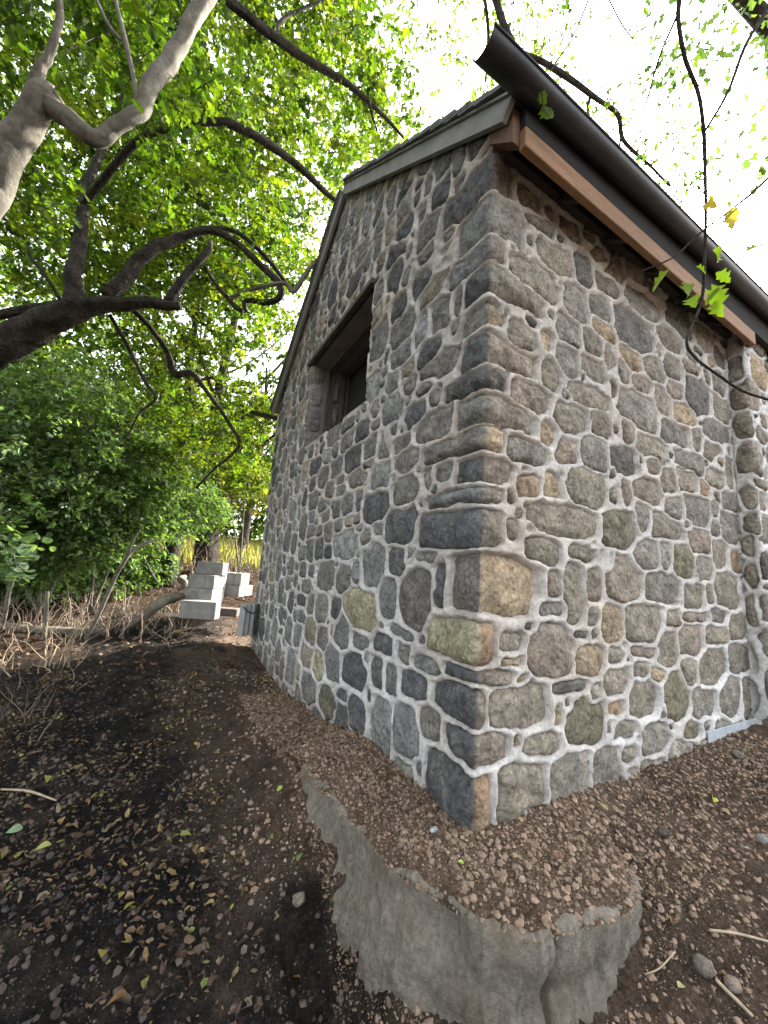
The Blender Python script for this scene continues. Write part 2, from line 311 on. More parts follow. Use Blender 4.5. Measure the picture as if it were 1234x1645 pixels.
# corner stones: y top, y bottom at the corner, x left, x right in the photograph, colour of the gable side, of the side wall, their difference in light included
QUOIN = [(250, 305, 702, 821, 'd', 'b'), (318, 374, 741, 841, 'g', 'g'), (384, 420, 713, 800, 'g', 'b'), (430, 470, 751, 868, 'd', 'n'),
         (488, 520, 726, 803, 'n', 't'), (538, 583, 745, 858, 'd', 'b'), (592, 622, 719, 811, 'd', 'd'), (634, 675, 737, 853, 'n', 'n'),
         (689, 722, 683, 799, 'b', 't'), (735, 770, 734, 819, 'd', 'b'), (784, 804, 686, 807, 'g', 'b'), (820, 876, 671, 798, 'd', 'b'),
         (897, 984, 725, 862, 'b', 't'), (1000, 1063, 690, 785, 'y', 'o'), (1078, 1100, 720, 815, 'd', 'b'), (1110, 1165, 698, 772, 'd', 'b'),
         (1180, 1226, 724, 811, 'd', 'b'), (1248, 1345, 690, 781, 'd', 'o')]
seeds = []      # u, z, a, b, p, colL, colR, quoin
def add_seed(u, z, a, b, c, p=2.6, cr=None, q=False): seeds.append([u, z, a, b, p, c, cr or c, q])
for off, fn, sgn in ((SIDE, lambda x, y: ony(x, y)[[0, 2]], 1), (PIER, lambda x, y: ony(x, y, -STEP)[[0, 2]] + [STEP, 0], 1),
                     (GABLE, lambda x, y: onx(x, y)[[1, 2]] * [-1, 1], -1)):
    for ox, oy, s, txt in off:
        for it in txt.split():
            a_ = it.split(','); cx, cy, ww, hh = [float(v) for v in a_[:4]]
            cx, cy, ww, hh = ox + cx / s, oy + cy / s, ww / s, hh / s
            u, z = fn(cx, cy)
            # slope of the courses here: toward the vanishing point
            vx, vy = (1729., 1001.) if sgn > 0 else (262., 894.6)
            sl_ = (vy - cy) / (vx - cx)
            ul, zl = fn(cx - ww / 2, cy - sl_ * ww / 2); ur, zr = fn(cx + ww / 2, cy + sl_ * ww / 2)
            ut, zt = fn(cx, cy - hh / 2); ub, zb = fn(cx, cy + hh / 2)
            if off is PIER and ul < UP + .06: ul = X1 + .012
            add_seed((ul + ur) / 2, (zt + zb) / 2, abs(ur - ul) / 2 + .004, abs(zt - zb) / 2 + .004, a_[4])
for yt, yb, xl, xr, cl, cr in QUOIN:
    cxn = lambda y: 790 - .0336 * (y - 205)
    zt = onx(cxn(yt), yt)[2]; zb = onx(cxn(yb), yb)[2]; ym = (yt + yb) / 2
    c0 = cxn(ym)
    ul = -onx(xl, ym + (894.6 - ym) / (262 - c0) * (xl - c0))[1]; ur = ony(xr, ym + (1001 - ym) / (1729 - c0) * (xr - c0))[0]
    add_seed((ul + ur) / 2, (zt + zb) / 2, (ur - ul) / 2, (zt - zb) / 2 + .004, cl, 5.0, cr, True)
WIN = (1.36, 2.93, 2.36, 3.42)     # window opening on the gable: y0, y1, z0, z1
def metric(S, u, z):
    return ((np.abs(u - S[0]) / S[2]) ** S[4] + (np.abs(z - S[1]) / S[3]) ** S[4]) ** (1 / S[4])
# infill
def infill(u0, u1, z0, z1, sizes, tries):
    for a_, n in zip(sizes, tries):
        U = rng.uniform(u0, u1, n); Zz = rng.uniform(z0, z1, n)
        for u, z in zip(U, Zz):
            aa = a_ * rng.uniform(.8, 1.2); asp = rng.uniform(.75, 1.5); a1, b1 = aa * math.sqrt(asp), aa / math.sqrt(asp)
            if u < 0:
                if z > EAVE + (HW / 2 - abs(-u - HW / 2)) * .767 - b1 * .3: continue
                if WIN[0] - a1 < -u < WIN[1] + a1 and WIN[2] - b1 < z < WIN[3] + .12 + b1: continue
                if u > -.35 and z > 0 and z < 3.3: continue
            elif z > 3.5: continue
            elif u < .12 and z > 0: continue
            elif X1 < u < UP + .05: continue
            if u > 0 and abs(u - X1) < a1 * .9: continue
            du = np.abs(SD[:, 0] - u); dz = np.abs(SD[:, 1] - z)
            mm = ((du / (SD[:, 2] + a1 + .014)) ** 2.2 + (dz / (SD[:, 3] + b1 + .014)) ** 2.2)
            if mm.min() < 1: continue
            c = rng.choice(list('ggggdnnbbltd')); seeds.append([u, z, a1, b1, 2.6, c, c, False])
            grow([u, z, a1, b1])
SDL = [s[:4] for s in seeds]
SD = np.array(SDL)
def grow(r):
    global SD
    SD = np.vstack([SD, r])
infill(-HW + .05, -.02, -.45, 5.1, (.13, .10, .075, .05, .032), (2500, 5000, 9000, 14000, 12000))
infill(.02, 4.6, -.45, 3.5, (.13, .10, .075, .05, .03), (1500, 2500, 5000, 7000, 7000))
infill(4.5, 7.1, -.2, 3.5, (.15, .11, .075), (1500, 2500, 2500))
NS = len(seeds)
Sn = [np.array(s[:4] + [s[4] if s[7] else rng.uniform(2.2, 5.0)], float) for s in seeds]
def warp(u, z):
    return u + .034 * fbm(u * 9, z * 9, 3, 3) + .010 * fbm(u * 40, z * 40, 5, 2), z + .034 * fbm(u * 9, z * 9, 11, 3) + .010 * fbm(u * 40, z * 40, 13, 2)
def path(u, d):
    """unrolled wall coordinate and outward offset -> x, y"""
    u = np.asarray(u, float); d = np.asarray(d, float)
    x = np.empty(np.broadcast(u, d).shape); y = np.empty_like(x); u = np.broadcast_to(u, x.shape); d = np.broadcast_to(d, x.shape)
    r = .022
    m = u < -r; x[m] = -d[m]; y[m] = -u[m]
    m = np.abs(u) <= r
    th = (u[m] / r + 1) / 2 * np.pi / 2                       # rounded arris
    k = r * .55
    x[m] = k - (k + d[m]) * np.cos(th); y[m] = k - (k + d[m]) * np.sin(th)
    sh = r - k
    y[u < -r] += 0
    x[m] += np.where(th > np.pi / 4, (th - np.pi / 4) / (np.pi / 4), 0) * sh
    y[m] += np.where(th < np.pi / 4, (np.pi / 4 - th) / (np.pi / 4), 0) * sh
    m = (u > r) & (u <= X1); x[m] = u[m]; y[m] = -d[m]
    m = (u > X1) & (u <= UP); x[m] = X1 - d[m]; y[m] = -(u[m] - X1)
    m = u > UP; x[m] = u[m] - STEP; y[m] = -STEP - d[m]
    return x, y
def line(u, z):    # plain corner blend of the mortar width
    return .0125 + .014 * vn(u * 6, z * 6, 21)
# mortar grid
def spaced(lst):
    o = []
    for a_, b_, n in lst: o += list(np.linspace(a_, b_, n, endpoint=False))
    return o + [lst[-1][1]]
Ug = np.array(spaced([(-HW, -WIN[1], 62), (-WIN[1], -WIN[0], 72), (-WIN[0], -.6, 50), (-.6, -.022, 52), (-.022, .022, 8), (.022, 1.4, 118), (1.4, X1, 104), (X1, UP, 10), (UP, 4.3, 60), (4.3, 7.12, 110)]))
Zg = np.array(spaced([(-.45, WIN[2], 236), (WIN[2], WIN[3], 88), (WIN[3], 5.25, 116)]))
UU, ZZ = np.meshgrid(Ug, Zg, indexing='ij')
WU, WZ = warp(UU, ZZ)
m1 = np.full(UU.shape, 9.); m2 = np.full(UU.shape, 9.); R1 = np.full(UU.shape, .1); R2 = R1.copy()
for k, S in enumerate(Sn):
    i0, i1 = np.searchsorted(Ug, [S[0] - S[2] * 2.6 - .05, S[0] + S[2] * 2.6 + .05]); j0, j1 = np.searchsorted(Zg, [S[1] - S[3] * 2.6 - .05, S[1] + S[3] * 2.6 + .05])
    if i0 >= i1 or j0 >= j1: continue
    sl2 = (slice(i0, i1), slice(j0, j1)); u = WU[sl2]; z = WZ[sl2]
    mk = metric(S, u, z) + 1e-6; rk = np.hypot(u - S[0], z - S[1]) / mk + 1e-4
    A1 = m1[sl2]; A2 = m2[sl2]; r1 = R1[sl2]; r2 = R2[sl2]
    c1 = mk < A1; c2 = (~c1) & (mk < A2)
    m2[sl2] = np.where(c1, A1, np.where(c2, mk, A2)); R2[sl2] = np.where(c1, r1, np.where(c2, rk, r2))
    m1[sl2] = np.where(c1, mk, A1); R1[sl2] = np.where(c1, rk, r1)
eb = (m2 - m1) / (1 / R1 + 1 / R2)
lw = line(UU, ZZ)
out_ = np.maximum((m1 - 1.14) * R1, 0)
t_ = np.clip((lw - eb) / lw, -1.5, 1)
t_ = np.where(out_ > 0, np.maximum(t_, np.clip(out_ / .012, 0, 1)), t_)
near_c = np.exp(-np.abs(UU) / 1.2)
ridge = .014 + .008 * near_c + .007 * vn(UU * 5, ZZ * 5, 31)
prof = np.where(t_ > 0, 1 - (1 - np.clip(t_, 0, 1)) ** 2, t_ * 1.6)
Dm = -.004 + ridge * prof
Dm = np.maximum(Dm, -.035) + .010 * fbm(UU * 26, ZZ * 26, 41, 4, .6) + .012 * fbm(UU * 2.2, ZZ * 2.2, 43, 2)
topz = EAVE + .06 + (HW / 2 - np.abs(-UU - HW / 2)) * .767
gx, gy = path(UU, Dm)
VM = np.stack([gx, gy, ZZ], -1).reshape(-1, 3)
nu, nz = UU.shape
I = np.arange(nu - 1)[:, None] * nz + np.arange(nz - 1)[None]
uc = (Ug[:-1] + Ug[1:])[:, None] / 2 + 0 * Zg[None, 1:]; zc = (Zg[:-1] + Zg[1:])[None] / 2 + 0 * uc
tz = EAVE + .06 + (HW / 2 - np.abs(-uc - HW / 2)) * .767
keep = np.where(uc < 0, zc < tz, zc < 3.52)
keep &= ~((uc < 0) & (-uc > WIN[0]) & (-uc < WIN[1]) & (zc > WIN[2]) & (zc < WIN[3]))
Qm = np.stack([I, I + nz, I + nz + 1, I + 1], -1)[keep]
wh = np.clip((UU - .3) / 2.4, 0, 1) * .5 + np.clip(1 - ZZ / 1.3, 0, 1) * .6 + (fbm(UU * 1.7, ZZ * 1.7, 51, 3)) * 1.0
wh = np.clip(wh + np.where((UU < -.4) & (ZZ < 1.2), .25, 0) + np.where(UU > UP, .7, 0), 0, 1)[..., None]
warm = np.clip(fbm(UU * 2.3, ZZ * 2.3, 61, 3) * 2 + .40 + .3 * (UU > 0) + np.where(np.abs(UU) < .35, .35, 0), 0, 1)[..., None]  # the side wall's share is warm light painted into the mortar
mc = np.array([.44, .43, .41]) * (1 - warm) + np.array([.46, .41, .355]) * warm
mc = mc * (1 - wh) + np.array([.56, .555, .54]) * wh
lowdirt = np.clip((.16 - ZZ + .15 * fbm(UU * 4, ZZ * 4, 71, 3)) / .25, 0, 1)[..., None] * .55
mc = mc * (1 - lowdirt) + np.array([.17, .13, .10]) * lowdirt
house = thing('stone_house', (0, 0, 0), 'rustic grey fieldstone house with pale mortar and steep gable end', 'house')
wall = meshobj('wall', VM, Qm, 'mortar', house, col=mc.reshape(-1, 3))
# stones
stones = []
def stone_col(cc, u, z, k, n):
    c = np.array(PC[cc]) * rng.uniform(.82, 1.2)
    c = c * (np.array([1.16, 1.08, .98]) if u > 0 else np.array([.94, .98, 1.02]))  # warm light on the side wall, cooler gable shade, tinted into the stone
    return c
for k, S in enumerate(Sn):
    u0, z0, a_, b_ = S[:4]
    if u0 < 0 and z0 > EAVE + .04 + (HW / 2 - abs(-u0 - HW / 2)) * .767 and not seeds[k][7]: continue
    if u0 >= 0 and z0 > 3.45: continue
    if u0 < 0 and WIN[0] < -u0 < WIN[1] and WIN[2] < z0 < WIN[3] + .1: continue
    dist = np.abs(SD[:, 0] - u0) / (SD[:, 2] + a_) + 0 * u0; dz = np.abs(SD[:, 1] - z0) / (SD[:, 3] + b_)
    nb = [j for j in np.where((dist < 1.9) & (dz < 1.9))[0] if j != k]
    def inside(u, z):
        wu, wz = warp(u, z); mk = metric(S, wu, wz) + 1e-6; rk = np.hypot(wu - u0, wz - z0) / mk + 1e-4
        e = np.full(u.shape, 9.)
        for j in nb:
            T = Sn[j]; mj = metric(T, wu, wz) + 1e-6; rj = np.hypot(wu - T[0], wz - T[1]) / mj + 1e-4
            e = np.minimum(e, (mj - mk) / (1 / rj + 1 / rk))
        ok = (e > line(u, z) * .93) & (mk < 1.14)
        if u0 < 0:
            ok &= ~((-u > WIN[0] - .004) & (-u < WIN[1] + .004) & (z > WIN[2] - .004) & (z < WIN[3] + .1))
            ok &= z < EAVE + .05 + (HW / 2 - np.abs(-u - HW / 2)) * .767
        if u0 > 0: ok &= (u < X1 - .004) if u0 < X1 else (u > X1 + .012)
        return ok
    seedn = k * 7 + 3
    flat = rng.uniform(.4, 1.0); tilt = rng.normal(0, .045, 2); dome = rng.uniform(.006, .02) * (1 if not seeds[k][7] else 1.2)
    rise = rng.normal(.0, .005)
    if seeds[k][7]:      # corner stone: columns of vertices so that the arris falls on a column
        ul, ur = u0 - a_ * 1.15, u0 + a_ * 1.15
        cols = np.concatenate([np.linspace(ul, -.022, 17), [-.011, 0, .011], np.linspace(.022, ur, 14)])
        zz = np.linspace(z0 - b_ * 1.3, z0 + b_ * 1.3, 70)
        lo = []; hi = []; cu = []
        for u in cols:
            ok = inside(np.full(70, u), zz)
            if ok[25:45].sum() < 2: continue
            ii = np.where(ok)[0]; ii = ii[(np.abs(ii - 35) < 34)]
            lo.append(zz[ii[0]]); hi.append(zz[ii[-1]]); cu.append(u)
        if len(cu) < 5: continue
        cu = np.array(cu); lo = np.array(lo); hi = np.array(hi)
        fr = np.array([0, .0, .05, .13, .24, .36, .48, .6, .72, .84, .94, 1., 1.]); nr = len(fr); nc = len(cu)
        Uc = np.repeat(cu[:, None], nr, 1); Zc = lo[:, None] + (hi - lo)[:, None] * fr[None]
        fx = np.abs((np.arange(nc) / (nc - 1)) * 2 - 1)[:, None]; fy = np.abs(fr * 2 - 1)[None]
        edge = np.maximum(fx ** 6, fy ** 3)
        D = rise + .010 + dome * (1 - edge) * 1.2 + .050 * fbm(Uc * 11 + seedn, Zc * 11, seedn, 4, .6) * (1 - .5 * edge) - .012 * edge
        D = D + .024 * np.abs(fbm(Uc * 20, Zc * 20 + seedn, seedn + 5, 2))
        D[:, 0] = -.03; D[:, -1] = -.03; D[0] = -.03; D[-1] = -.03
        Uc = Uc + 0 * D
        x, y = path(Uc, D); V = np.stack([x, y, Zc], -1).reshape(-1, 3)
        I2 = np.arange(nc - 1)[:, None] * nr + np.arange(nr - 1)[None]
        Q = np.stack([I2, I2 + nr, I2 + nr + 1, I2 + 1], -1).reshape(-1, 4); T = np.zeros((0, 3), int)
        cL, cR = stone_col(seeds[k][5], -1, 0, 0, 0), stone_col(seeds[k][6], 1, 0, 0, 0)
        C = np.where((Uc.reshape(-1, 1) < .004 + .012 * fbm(Uc * 20, Zc * 20, 9).reshape(-1, 1)), cL, cR)  # split at the arris carries the two faces' different light in colour
    else:
        na = 34 if max(a_, b_) > .07 else 20
        ang = np.linspace(0, 2 * np.pi, na, endpoint=False) + .03
        rs = np.linspace(.05, 1.7, 60)[None] * max(a_, b_)
        Ur = u0 + np.cos(ang)[:, None] * rs; Zr = z0 + np.sin(ang)[:, None] * rs
        ok = inside(Ur, Zr)
        bad = np.argmax(~ok, 1); R = rs[0][np.maximum(bad - 1, 0)]
        if np.sort(R)[na // 3] < .012: continue
        R = (R + .25 * (np.roll(R, 1) + np.roll(R, -1))) / 1.5
        fr = np.array([.2, .4, .6, .78, .91, 1.0, 1.05])
        Uc = u0 + np.cos(ang)[:, None] * R[:, None] * fr; Zc = z0 + np.sin(ang)[:, None] * R[:, None] * fr
        dd = lambda U, Z, f: rise + dome * (1 - f ** 5) + .044 * fbm(U * 10 + seedn, Z * 10, seedn, 4, .6) * (1 - .5 * f ** 3) + .022 * np.abs(fbm(U * 24, Z * 24 + seedn, seedn + 5, 2)) + tilt[0] * (U - u0) * .6 + tilt[1] * (Z - z0) * .8 - .004 * f ** 6
        D = dd(Uc, Zc, fr[None]); D[:, -1] = -.03
        x, y = path(Uc, D); cxy = path(np.array([u0]), dd(np.array([u0]), np.array([z0]), 0.))
        V = np.vstack([np.stack([x, y, Zc], -1).reshape(-1, 3), [[cxy[0][0], cxy[1][0], z0]]])
        nr = len(fr); Q = []; 
        i = np.arange(na)[:, None] * nr; i2 = ((np.arange(na) + 1) % na)[:, None] * nr; j = np.arange(nr - 1)[None]
        Q = np.stack([i + j, i + j + 1, i2 + j + 1, i2 + j], -1).reshape(-1, 4)
        T = np.array([[na * nr, q * nr, ((q + 1) % na) * nr] for q in range(na)])
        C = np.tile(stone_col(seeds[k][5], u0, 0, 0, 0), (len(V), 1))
        if u0 < 0: Q = Q; 
    # low stones stay muddy
    dirt = np.clip((.10 - V[:, 2]) / .3, 0, 1)[:, None] * .5
    C = C * (1 - dirt) + np.array([.10, .075, .055]) * dirt
    px, py, dpt = proj(V)
    area = (px.max() - px.min()) * (py.max() - py.min()) if (dpt.min() > .1 and px.min() < 1234 and V[:, 2].max() > -.25) else 0
    stones.append((area, V, Q, T, C))
stones.sort(key=lambda s: -s[0])
for ar, V, Q, T, C in stones[:300]:
    meshobj('stone', V, [Q] + ([T] if len(T) else []), 'stone', wall, col=C)
rest = Acc()
for ar, V, Q, T, C in stones[300:]: rest.add(V, Q, T, C)
if rest.n: tag(rest.build('small_stones', 'stone', wall), kind='stuff')
print('stones', len(stones), 'traced', len(SDL))

# house body behind the face: other walls, opening reveals, interior darkness
sh = Acc()
def quad(acc, *p): acc.add(np.array(p, float), Q=[[0, 1, 2, 3]])
D0 = 7.0
m = Acc()
for yy in (HW,):                                     # back long wall and far gable, plain
    quad(m, (-.0, yy, -.5), (D0, yy, -.5), (D0, yy, EAVE), (-.0, yy, EAVE))
m.add([(D0, -STEP, -.5), (D0, HW, -.5), (D0, HW, EAVE), (D0, HW / 2, APEX), (D0, -STEP, EAVE)], T=[[0, 1, 2], [0, 2, 3], [0, 3, 4]])
m.add([(.001, 0, 0)] * 0 or np.zeros((0, 3)))
meshobj('back_wall', np.vstack(m.V), [np.vstack(m.Q), np.vstack(m.T)], 'mortar', house, col=(.3, .29, .28), smooth=False)
# lining inside the wall thickness
y0, y1, z0, z1 = WIN
# window
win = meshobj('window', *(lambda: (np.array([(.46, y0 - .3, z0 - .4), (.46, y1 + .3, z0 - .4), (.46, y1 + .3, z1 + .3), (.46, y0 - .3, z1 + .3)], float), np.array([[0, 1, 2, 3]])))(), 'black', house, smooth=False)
rv = Acc()
quad(rv, (-.004, y1, z0), (.45, y1, z0), (.45, y1, z1), (-.004, y1, z1)); quad(rv, (-.004, y0, z0), (.45, y0, z0), (.45, y0, z1), (-.004, y0, z1))
quad(rv, (-.004, y0, z0), (.45, y0, z0), (.45, y1, z0), (-.004, y1, z0)); quad(rv, (.02, y0, z1), (.45, y0, z1), (.45, y1, z1), (.02, y1, z1))
meshobj('reveal', np.vstack(rv.V), np.vstack(rv.Q), 'mortar', win, col=(.22, .21, .20), smooth=False)
def rock(cx, sx, seed, n=10, blocky=3.5, amp=.12):
    """blocky rounded stone as superquadric with noise"""
    th = np.linspace(0, 2 * np.pi, n * 2, endpoint=False); ph = np.linspace(-np.pi / 2, np.pi / 2, n + 1)[1:-1]
    TH, PH = np.meshgrid(th, ph, indexing='ij')
    d = np.stack([np.cos(PH) * np.cos(TH), np.cos(PH) * np.sin(TH), np.sin(PH)], -1).reshape(-1, 3)
    d = np.vstack([d, [0, 0, -1], [0, 0, 1]])
    r = 1 / ((np.abs(d) ** blocky).sum(1)) ** (1 / blocky)
    r *= 1 + amp * 2 * fbm(d[:, 0] * 1.7 + seed, d[:, 1] * 1.7 + d[:, 2] * 2.3, seed, 3)
    V = d * r[:, None] * np.array(sx) + np.array(cx)
    m_ = len(ph); k = len(th); i = np.arange(k)[:, None] * m_; i2 = ((np.arange(k) + 1) % k)[:, None] * m_; j = np.arange(m_ - 1)[None]
    Q = np.stack([i + j, i2 + j, i2 + j + 1, i + j + 1], -1).reshape(-1, 4)
    T = np.array([[k * m_, ((q + 1) % k) * m_, q * m_] for q in range(k)] + [[k * m_ + 1, q * m_ + m_ - 1, ((q + 1) % k) * m_ + m_ - 1] for q in range(k)])
    return V, Q, T
zz = z0 + .01; i = 0
for hh, cc in ((.20, 'b'), (.30, 'g'), (.30, 'l'), (.22, 'n')):
    V, Q, T = rock((.07, y1 + .015, zz + hh / 2), (.085, .04, hh / 2 - .008), 60 + i)
    meshobj('jamb_stone', V, [Q, T], 'stone', win, col=PC[cc]); zz += hh + .012; i += 1
zz = z0 + .01
for hh, cc in ((.26, 'g'), (.22, 'd'), (.28, 'g'), (.24, 'b')):
    V, Q, T = rock((.06, y0 - .03, zz + hh / 2), (.075, .045, hh / 2 - .008), 80 + i)
    meshobj('jamb_stone', V, [Q, T], 'stone', win, col=PC[cc]); zz += hh + .012; i += 1
for xx, wd, mt in ((.18, .035, 'old_wood'), (.245, .03, 'old_wood'), (.36, .05, 'old_wood'), (.43, .04, 'old_wood')):
    boxobj('post', (xx, xx + wd, y1 - .05, y1 - .008, z0 + .01, z1 - .005), mt, win, .004)
for n_, (hh, cc) in enumerate(((.3, 'b'), (.28, 'b'), (.3, 'n'))):
    V, Q, T = rock((.31, y1 + .0, z0 + .17 + n_ * .31), (.035, .045, .14), 90 + n_)
    meshobj('jamb_stone', V, [Q, T], 'stone', win, col=PC[cc])
boxobj('lintel', (-.055, -.015, y0 - .02, y1 + .10, z1, z1 + .05), 'old_wood', win, .004)
boxobj('lintel', (-.012, .16, y0 - .04, y1 + .08, z1 + .012, z1 + .14), 'dark_wood', win, .006)
boxobj('lintel', (.17, .26, y0 - .04, y1 + .08, z1 - .045, z1 + .10), 'old_wood', win, .006)
boxobj('lintel', (.27, .36, y0 - .04, y1 + .08, z1 + .02, z1 + .14), 'dark_wood', win, .006)
boxobj('lintel', (.37, .45, y0 - .04, y1 + .08, z1 - .045, z1 + .10), 'old_wood', win, .006)

# roof: rake boards, shingles, rafters, fascia, gutters
sl = .767; cs = 1 / math.hypot(1, sl); sn = sl * cs
def slope_box(name, x0, x1, s0, s1, t0, t1, material, parent, side=1, bev=.003, smooth=False):
    """box on the roof slope: s = distance up the slope measured horizontally from the wall line, t = height normal to it"""
    o = []
    for x in (x0, x1):
        for s in (s0, s1):
            for t in (t0, t1):
                y = s - t * sn; z = EAVE + s * sl + t * cs
                o.append((x, y if side > 0 else HW - y, z))
    Fq = np.array([(0, 1, 3, 2), (4, 6, 7, 5), (0, 4, 5, 1), (2, 3, 7, 6), (0, 2, 6, 4), (1, 5, 7, 3)])
    return meshobj(name, np.array(o), Fq, material, parent, smooth=False)
roof = slope_box('roof', .0, D0 + .1, -.13, HW / 2 + .02, .085, .12, 'dark_wood', house)
slope_box('roof_deck', .0, D0 + .1, -.13, HW / 2 + .0, .085, .12, 'dark_wood', roof, side=-1)
for sd in (1, -1):
    slope_box('verge_board', -.075, -.045, -.155, HW / 2 + (.03 if sd > 0 else .0), -.03, .075, 'verge', roof, sd)
    slope_box('verge_cap', -.09, .0, -.14, HW / 2 + (.05 if sd > 0 else 0), .078, .092, 'verge', roof, sd)
    n = 17; ex = (HW / 2 + .16) / n
    for k in range(n):
        s0 = -.125 + k * ex
        for q, (xa, xb) in enumerate(((-.105 - .012 * rng.random(), .13), (.135, .36), (.365, .60))):
            j = rng.uniform(-.006, .006)
            o = []
            for x in (xa, xb):
                for s, tb in ((s0 + j, .100), (min(s0 + ex * 1.6, HW / 2), .088)):
                    for t in (tb, tb + .022):
                        t = t + .012 * (s == s0 + j)
                        y = s - t * sn; o.append((x, y if sd > 0 else HW - y, EAVE + s * sl + t * cs))
            Fq = np.array([(0, 1, 3, 2), (4, 6, 7, 5), (0, 4, 5, 1), (2, 3, 7, 6), (0, 2, 6, 4), (1, 5, 7, 3)])
            meshobj('shingle', np.array(o) + rng.normal(0, .0015, (8, 3)), Fq, 'shingle', roof, smooth=False)
    ac = Acc()
    for k in range(n):
        s0 = -.125 + k * ex
        for x in np.arange(.605, D0 + .1, .23):
            j = rng.uniform(-.006, .006); o = []
            for xx in (x, x + .225):
                for s, tb in ((s0 + j, .112), (min(s0 + ex * 1.6, HW / 2), .088)):
                    for t in (tb, tb + .022):
                        y = s - t * sn; o.append((xx, y if sd > 0 else HW - y, EAVE + s * sl + t * cs))
            ac.add(np.array(o), Q=Fq)
    tag(ac.build('shingle_courses', 'shingle', roof, smooth=False), kind='stuff')
FZ0, FZ1, FY = 3.135, 3.255, -.19
# verge rafter tail, seen end-on at the corner
yA, yB = -.012, -.172
V = np.array([(x, y, z) for x in (-.035, .035) for (y, z) in ((yA, 3.325), (yB, 3.165), (yB, 3.372), (yA, 3.50))])
meshobj('rafter_tail', V, np.array([(0, 1, 2, 3), (4, 7, 6, 5), (0, 4, 5, 1), (2, 6, 7, 3), (1, 5, 6, 2), (0, 3, 7, 4)]), 'wood_end', house, smooth=False)
for k in range(1, 12):
    x = .02 + k * .48
    V = np.array([(xx, y, z) for xx in (x, x + .05) for (y, z) in ((.02, 3.32), (-.165, 3.165), (-.165, 3.33), (.02, 3.47))])
    meshobj('rafter_tail', V, np.array([(0, 1, 2, 3), (4, 7, 6, 5), (0, 4, 5, 1), (2, 6, 7, 3), (1, 5, 6, 2), (0, 3, 7, 4)]), 'dark_wood' if k > 0 else 'wood', house, smooth=False)
boxobj('soffit', (.0, 3.4, -.165, -.0, 3.40, 3.42), 'dark_wood', house)
boxobj('wall_plate', (.045, 6.9, -.06, .10, 3.29, 3.43), 'dark_wood', house)
boxobj('fascia_board', (.012, 2.86, FY - .022, FY + .02, FZ0, FZ1), 'wood', house, .004)
boxobj('upper_fascia', (.012, D0, FY - .02, FY + .015, FZ1 + .004, FZ1 + .215), 'black', house, .004)
def gutter(y, z, x0, x1, r, side, rise=0.0):
    n = 12; nx = 24; V = []; a = np.linspace(math.pi, 2 * math.pi, n)
    X = np.linspace(x0, x1, nx)
    for x in X:
        zc_ = z + rise * (x - x0)
        for rr in (r, r - .004):
            for q in a: V.append((x, y + math.cos(q) * rr * side, zc_ + math.sin(q) * rr * .85 + (.0)))
    V = np.array(V).reshape(nx, 2, n, 3); Q = []
    ix = lambda i, s, j: (i * 2 + s) * n + j
    for i in range(nx - 1):
        for j in range(n - 1):
            Q.append((ix(i, 0, j), ix(i + 1, 0, j), ix(i + 1, 0, j + 1), ix(i, 0, j + 1))); Q.append((ix(i, 1, j), ix(i, 1, j + 1), ix(i + 1, 1, j + 1), ix(i + 1, 1, j)))
        for j in (0, n - 1): Q.append((ix(i, 0, j), ix(i, 1, j), ix(i + 1, 1, j), ix(i + 1, 0, j)))
    for i in (0, nx - 1):
        for j in range(n - 1): Q.append((ix(i, 0, j), ix(i, 0, j + 1), ix(i, 1, j + 1), ix(i, 1, j)))
    g = meshobj('gutter', V.reshape(-1, 3), np.array(Q), 'gutter', house)
    # rolled front bead
    P = np.array([(x, y - r * side, z + rise * (x - x0)) for x in X]); Vt, Qt, Tt = tube(P, np.full(nx, .007), 8)
    meshobj('rim', Vt, [Qt, Tt], 'gutter', g)
    return g
g1 = gutter(-.262, 3.390, -.33, D0, .070, 1, .032)
gutter(HW + .17, 3.33, -.40, D0, .06, -1, .0)
boxobj('flashing_strip', (2.07, 2.868, -.028, -.022, .035, .105), 'metal', house, .001)

#@@GROUND
# ------------------------------------------------------------------ ground
GC = [(-.05, .0, -.10), (-.05, .6, -.08), (-.05, 1.4, -.13), (-.05, 2.2, -.20), (-.05, 2.9, -.24), (0, 4.6, -.16), (.3, -.06, -.05), (.57, -.08, -.05), (1.1, -.08, -.05), (2.06, -.1, .03),
      (2.87, -.1, .05), (3.6, -.3, .1), (.5, -.35, -.12), (.55, -.6, -.25), (.9, -.65, -.22), (1.4, -.6, -.13), (2, -.6, -.03), (3, -.7, .05), (1.0, -1.1, -.38), (2, -1.3, -.2),
      (-.45, .9, -.12), (-.53, .66, -.24), (-.58, .3, -.40), (-.55, 0, -.50), (-.40, -.25, -.52), (-.2, -.5, -.52), (.1, -.6, -.48), (.35, -.6, -.36), (-.8, .2, -.43), (-1, .3, -.42), (-1.3, .2, -.42),
      (-.9, 1.2, -.28), (-1.3, 1.7, -.28), (-1.3, 2.5, -.2), (-2, 1, -.38), (-2.6, 2.0, -.3), (-2.6, 4.4, -.12), (-1.2, 4, -.06), (-.6, 4.4, -.05), (-.5, 5.5, .12), (-1.5, 5.6, .15),
      (-2.6, 5.6, .1), (-1, 8, .55), (1, 9, .75), (-4, 8, .45), (-4, 4, 0.), (-6, 6, .2), (-4, 1, -.4), (-7, 0, -.3), (-2, -2, -.55), (0, -2.5, -.55), (3, -3, -.2), (6, -3, .1), (-6, -5, -.5), (5, -8, 0),
      (-3, 14, 1.15), (3, 14, 1.2), (-10, 12, .9), (-12, 3, .2), (9, 9, .9), (10, 0, .3), (-5, 22, 1.9), (5, 24, 2.0), (-16, 20, 1.7), (18, 18, 1.5)]
GC = np.array(GC)
